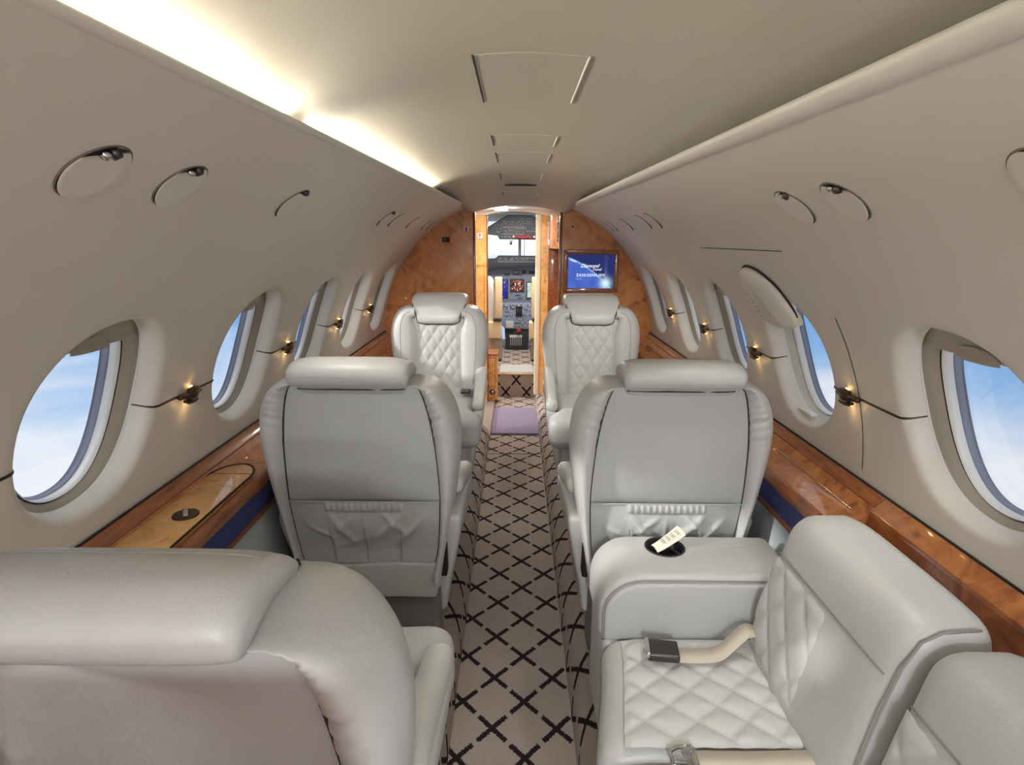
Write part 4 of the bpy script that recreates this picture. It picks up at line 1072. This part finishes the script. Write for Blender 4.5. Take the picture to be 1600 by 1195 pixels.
# step up into the cockpit
stp = struct(grid('step_riser', lin(-.148, .18, 9), lin(0, .205, 5), lambda x, z: (x, 5.29, z), M['carpet'], flip=False, uvf=lambda x, z: (x - .012, (z - .155) * 0.9)))
stp.name = 'floor_step'
tube('step_nosing', [(-.148, 5.292, .208), (.18, 5.292, .208)], .011, M['beige'], stp, 10)
struct(grid('floor_cockpit', lin(-.9, .9, 8), lin(5.29, 7.2, 9), lambda x, y: (x, y, .215), M['carpet'], flip=False, uvf=lambda x, y: (x - .01, y * 0.8 - 5.93 * .8)))
ts = box('tread_plate', (-.14, 5.32, .2155), (.17, 5.66, .220), M['cock_grey'], None, .002); ts.name = 'trim_tread'; struct(ts)

# ================================================================== COCKPIT
cs = struct(grid('wall_flight_deck', lin(-.9, PI + .9, 60), [5.02, 5.9], lambda a, y: (FX + .90 * math.cos(a), y, FZ + .93 * math.sin(a)), M['cock_grey']))
cs2 = struct(grid('wall_nose_left', [5.9, 7.4], lin(.2, 1.17, 3), lambda y, z: (-.80, y, z), M['cock_grey']))
cs3 = struct(grid('wall_nose_right', [5.9, 7.4], lin(.2, 1.17, 3), lambda y, z: (.82, y, z), M['cock_grey']))
struct(grid('ceiling_cockpit', lin(-.85, .87, 3), [5.9, 6.75], lambda x, y: (x, y, 1.69 - .04 * (y - 5.9)), M['cock_grey'], flip=True))
# windscreen: centre post, side posts, header, panes
ws = struct(box('window_21', (.028, 7.05, 1.10), (.062, 7.10, 1.68), M['cock_grey'], None, .004))
for x in (-.62, .66): box('side_post', (x - .03, 6.95, 1.10), (x + .03, 7.02, 1.68), M['cock_grey'], ws, .004)
box('windscreen_header', (-.8, 6.72, 1.60), (.82, 7.1, 1.70), M['cock_grey'], ws, .01)
for x0, x1 in ((-.62, .028), (.062, .66)):
    mesh('pane', [(x0, 7.09, 1.10), (x1, 7.09, 1.10), (x1, 7.00, 1.62), (x0, 7.00, 1.62)], [(0, 1, 2, 3)], M['glass'], ws, False)
box('wiper_post', (.095, 7.12, 1.12), (.103, 7.13, 1.5), M['white'], ws, .001)
# overhead panel
oh = thing('overhead_panel', 'dark overhead switch panel above the windscreen with a red handle row', 'instrument panel', (-.02, 6.4, 1.40))
YO = 6.4
def oP(u, v): return ((u - 806) / FPX * YO * 0.985 + .0, 1.40 - (v - 374) / FPX * YO * 0.985)
def ol_(o): o.data.transform(Matrix.Translation(-Vector(oh.location))); return o
out = [oP(*p) for p in ((793, 338.5), (829, 338.5), (846, 346), (852, 374), (839.5, 374), (805, 373.5), (781, 373.5), (778, 368), (758, 366), (758, 359))]
ol_(prism('panel', out, YO, YO + .05, M['panel_mid'], oh, bevel=.003))
ol_(tube('panel_edge', [(a, YO - .002, b) for a, b in out], .004, M['panel_dark'], oh, 6, closed=True))
def strip(name, u0, u1, v, hpx, mat, parent, Yp, shift, mat_z=.004, loc=None):
    sc_ = Yp / FPX * .985; x0, x1 = (u0 - 806) * sc_, (u1 - 806) * sc_; z = 1.40 - (v - 374) * sc_; h = hpx * sc_ / 2
    return loc(box(name, (x0, Yp - mat_z, z - h), (x1, Yp + .001, z + h), mat, parent, .001))
rnd = random.Random(11)
def switches(name, rows, Yp, parent, loc, mats):
    sc_ = Yp / FPX * .985
    by = {}
    for (u0, u1, v, n, w, h) in rows:
        for k in range(n):
            u = u0 + (u1 - u0) * (k + .5) / n + rnd.uniform(-.2, .2)
            if rnd.random() < .12: continue
            m_ = mats[rnd.randrange(len(mats))]
            x = (u - 806) * sc_; z = 1.40 - (v + rnd.uniform(-.3, .3) - 374) * sc_; a = w * sc_ / 2; b = h * sc_ / 2
            V, F = by.setdefault(m_, ([], [])); o = len(V)
            V += [(x - a, Yp, z - b), (x + a, Yp, z - b), (x + a, Yp, z + b), (x - a, Yp, z + b), (x - a * .7, Yp - .012, z - b * .7), (x + a * .7, Yp - .012, z - b * .7), (x + a * .7, Yp - .012, z + b * .7), (x - a * .7, Yp - .012, z + b * .7)]
            F += [tuple(o + i for i in q) for q in ((4, 5, 6, 7), (0, 1, 5, 4), (1, 2, 6, 5), (2, 3, 7, 6), (3, 0, 4, 7))]
    for m_, (V, F) in by.items():
        q = loc(mesh(name, V, F, M[m_], parent, False)); q['kind'] = 'stuff'
rows = [(797, 828, 343.5, 9, 1.2, .7), (786, 838, 347.5, 16, 1.2, 1.1), (784, 840, 350.5, 18, 1.0, .8), (770, 784, 352.5, 6, 1.2, 1.0), (766, 800, 358, 11, 1.2, 1.2), (804, 840, 357.5, 10, 1.5, 1.2), (768, 801, 363, 14, 1.2, .9), (786, 801, 360.5, 5, 1.4, 1.2), (804, 820, 362.5, 7, 1.3, 1.0), (784, 800, 370, 8, 1.1, 1.4), (822, 838, 361.5, 5, 1.3, 1.2)]
switches('switch_rows', rows, YO, oh, ol_, ['knob_white', 'knob_white', 'cock_grey', 'panel_dark'])
switches('warning_switches', [(771, 782, 352, 5, 1.3, 1.4)], YO, oh, ol_, ['red'])
for a, b in ((785.5, 802), (803.5, 819.5)):
    for (u0, u1, v, h) in ((a, b, 356, .4), (a, b, 366, .4)): strip('group_line', u0, u1, v, h, M['knob_white'], oh, YO, 0, .002, ol_)
for k in range(6): strip('red_handle', 805.5 + 4.3 * k, 809.2 + 4.3 * k, 370, 4.2, M['red'], oh, YO, 0, .02, ol_)
strip('round_light', 801, 804, 369.5, 3.0, M['knob_white'], oh, YO, 0, .012, ol_); strip('round_light', 833, 836, 370, 3.0, M['knob_white'], oh, YO, 0, .012, ol_)
ol_(tube('compass', [oP(798.5, 374)[:1] + (YO - .01, 1.405), oP(798.5, 374)[:1] + (YO - .01, 1.375)], .016, M['cock_grey'], oh, 12))
ol_(tube('compass_card', [oP(798.5, 374)[:1] + (YO - .01, 1.378), oP(798.5, 374)[:1] + (YO - .01, 1.345)], .013, M['panel_mid'], oh, 12))
# main instrument panel
YI = 6.8
ip = thing('instrument_panel', 'grey flight deck panel with three displays under the dark glareshield', 'instrument panel', (0, 6.8, .2))
def il_(o): o.data.transform(Matrix.Translation(-Vector(ip.location))); return o
def iP(u, v): return ((u - 806) / FPX * YI * .985, 1.40 - (v - 374) / FPX * YI * .985)
il_(prism('glareshield', [iP(*p) for p in ((730, 404), (762, 403.5), (774, 403), (779, 398.5), (880, 399), (880, 412), (840, 415), (776, 417), (762, 422), (730, 422))], YI - .16, YI + .10, M['panel_dark'], ip, bevel=.008))
il_(prism('annunciator_strip', [iP(*p) for p in ((780, 400.5), (840, 401), (840, 407), (778, 406.5))], YI - .166, YI - .15, M['panel_mid'], ip))
switches('annunciators', [(781, 838, 402.3, 22, 1.6, .9), (781, 838, 404.6, 18, 1.8, 1.0)], YI - .166, ip, il_, ['knob_white', 'cock_grey', 'panel_grey', 'panel_dark'])
strip('light_strip', 778, 840, 408, .8, M['seal'], ip, YI - .16, 0, .004, il_)
il_(prism('panel_face', [iP(*p) for p in ((740, 414), (880, 414), (880, 478), (740, 478))], YI, YI + .05, M['panel_grey'], ip))
def disp(name, c, st):
    return principled(name, S(16, 18, 30), .2, emis=(c, st))
def checker_disp(name, a, b, c, sc):
    def bld(g, bs):
        tc = g.n('ShaderNodeTexCoord'); v = g.n('ShaderNodeTexVoronoi', ins={'Vector': tc.outputs['Object'], 'Scale': sc})
        col = g.ramp(v.outputs[1], [(0.25, a), (0.5, b), (0.8, c)], 'CONSTANT'); g.put(bs, 'Emission Color', col); bs.inputs['Emission Strength'].default_value = .8
    return principled(name, S(14, 14, 20), .2, build=bld)
dm1 = checker_disp('display_blue', S(24, 30, 120), S(40, 50, 170), S(170, 180, 230), 90.0)
dm2 = checker_disp('display_centre', S(30, 26, 34), S(190, 90, 60), S(225, 205, 190), 75.0)
dm3 = checker_disp('display_green', S(200, 214, 190), S(235, 240, 228), S(140, 160, 140), 110.0)
for (u0, u1, v0, v1, m_) in ((783, 793, 436, 463, dm1), (799, 818, 436, 453, dm2), (824.5, 833, 440, 463, dm3)):
    strip('display_bezel', u0 - 1.5, u1 + 1.5, (v0 + v1) / 2, v1 - v0 + 3, M['panel_dark'], ip, YI, 0, .010, il_)
    strip('display', u0, u1, (v0 + v1) / 2, v1 - v0, m_, ip, YI - .010, 0, .003, il_)
strip('clock_display', 802, 811, 424.5, 7, M['panel_dark'], ip, YI, 0, .012, il_); strip('clock_face', 803, 810, 424, 4, M['seal'], ip, YI - .012, 0, .003, il_)
strip('gauge', 816, 822, 423.5, 5, M['panel_dark'], ip, YI, 0, .012, il_); strip('gauge', 827, 836, 424, 5, M['panel_dark'], ip, YI, 0, .012, il_); strip('gauge', 789, 797, 427.5, 4, M['panel_mid'], ip, YI, 0, .006, il_)
rows = [(800, 821, 459.5, 8, 2.2, 2.0), (799, 822, 464, 9, 1.8, 1.6), (783, 796, 466, 6, 1.3, 1.0), (800, 820, 433.5, 8, 1.2, .6), (824, 836, 466, 5, 1.6, 1.2), (811, 820, 428.5, 5, 1.6, 1.6), (784, 838, 470, 20, 1.2, 1.0)]
switches('panel_buttons', rows, YI, ip, il_, ['panel_dark', 'knob_white', 'panel_dark', 'panel_mid', 'cock_grey'])
# centre pedestal with levers
ped = thing('centre_pedestal', 'dark centre pedestal with throttle levers and red knob between the pilot seats', 'pedestal', (.01, 6.5, .22))
def pl_(o): o.data.transform(Matrix.Translation(-Vector(ped.location))); return o
YP = 6.45
def pP(u, v): return ((u - 806) / FPX * YP * .985, 1.40 - (v - 374) / FPX * YP * .985)
pl_(prism('console', [pP(*p) for p in ((784, 472), (836, 472), (836, 506), (829, 513), (790, 513), (784, 506))], YP, YP + .33, M['panel_grey'], ped, bevel=.005))
pl_(prism('lower_body', [pP(*p) for p in ((789, 512), (830, 512), (826, 549), (791, 549))], YP + .02, YP + .33, M['panel_dark'], ped, bevel=.004))
rows = [(786, 834, 475.5, 14, 2.0, 1.6), (788, 806, 481, 6, 2.0, 1.2), (790, 804, 485.5, 6, 1.6, 1.2), (820, 834, 482, 5, 1.8, 1.4), (790, 802, 492, 7, 1.2, 1.6), (817, 832, 490.5, 7, 1.2, 1.6), (808, 820, 497, 6, 1.3, 1.6), (805, 822, 503, 6, 1.6, 1.6), (806, 822, 508, 6, 1.6, 1.2), (786, 803, 478, 6, 2.2, 1.0)]
switches('console_buttons', rows, YP, ped, pl_, ['knob_white', 'panel_dark', 'cock_grey', 'panel_dark', 'panel_mid'])
for k, u in enumerate((808, 811.5, 815)):
    a = pP(u, 478); b = pP(u, 492)
    lv = pl_(tube('throttle_lever', [(b[0], YP - .01, b[1]), (a[0], YP - .07, a[1])], .010, M['panel_dark'], ped, 8)); 
    kn = pl_(rbox('lever_knob', (a[0] - .014, YP - .09, a[1] - .012), (a[0] + .014, YP - .055, a[1] + .014), .008, M['black'], lv, 3))
a = pP(811.5, 515.5); r = disc('red_knob', .024, M['red'], ped, .02, 20, .006); r.location = Vector((a[0], YP - .001, a[1])) - Vector(ped.location); r.rotation_euler = (PI / 2, 0, 0)
pl_(box('flap_plate', (pP(797, 0)[0], YP + .012, pP(0, 527)[1]), (pP(817, 0)[0], YP + .022, pP(0, 523)[1]), M['knob_white'], ped, .001))
for k in range(6):
    u = 798.5 + 3.3 * k; pl_(box('selector_strip', (pP(u, 0)[0], YP + .012, pP(0, 540)[1]), (pP(u + 1.1, 0)[0], YP + .022, pP(0, 527)[1]), M['cock_grey'], ped, .001))
pl_(box('paper_tray', (pP(791, 0)[0], YP - .03, pP(0, 511)[1]), (pP(803, 0)[0], YP, pP(0, 500)[1]), M['cock_grey'], ped, .003))
# pilot seats
def pilot_seat(sd, label):
    t = thing('pilot_seat', label, 'seat', (sd * .38 + .015, 5.9, .215))
    rbox('backrest', (-.20, -.05, .30), (.20, .07, .84), .06, M['leather_white'], t, 5, fn=lambda x, y, z: (x * (1 - .25 * sstep(.6, .84, z)), y - .10 * (z - .3), z))
    rbox('seat_pad', (-.21, .0, .25), (.21, .45, .36), .04, M['leather'], t, 4)
    rbox('seat_frame', (-.20, -.03, .03), (.20, .40, .26), .02, M['beige'], t, 3)
    rbox('armrest', (-sd * .200 - .036, -.10, .43), (-sd * .200 + .036, .0, .83), .012, M['beige'], t, 3)
    rbox('map_box', (-sd * .17 - .09, -.13, .24), (-sd * .17 + .06, .02, .40), .01, M['beige'], t, 3)
    rbox('sheepskin', (-sd * .19 - .05, -.09, .02), (-sd * .19 + .045, .1, .26), .02, M['carpet_side'], t, 3)
    rbox('belt_fitting', (-sd * .19 - .04, -.14, .41), (-sd * .19 + .04, -.10, .44), .006, M['panel_dark'], t, 3)
pilot_seat(-1, 'captain seat with beige folded armrest left of the cockpit doorway')
pilot_seat(1, 'copilot seat with beige folded armrest right of the cockpit doorway')

ck = thing('cockpit_fill_light', 'round fill light added in the flight deck ceiling', 'light', (0, 5.62, 1.665))  # lamp added to brighten the instrument panel
disc('lens', .10, M['lamp'], ck, .004, 24).rotation_euler = (PI, 0, 0)
ring('bezel', .10, .115, .012, M['white'], ck)
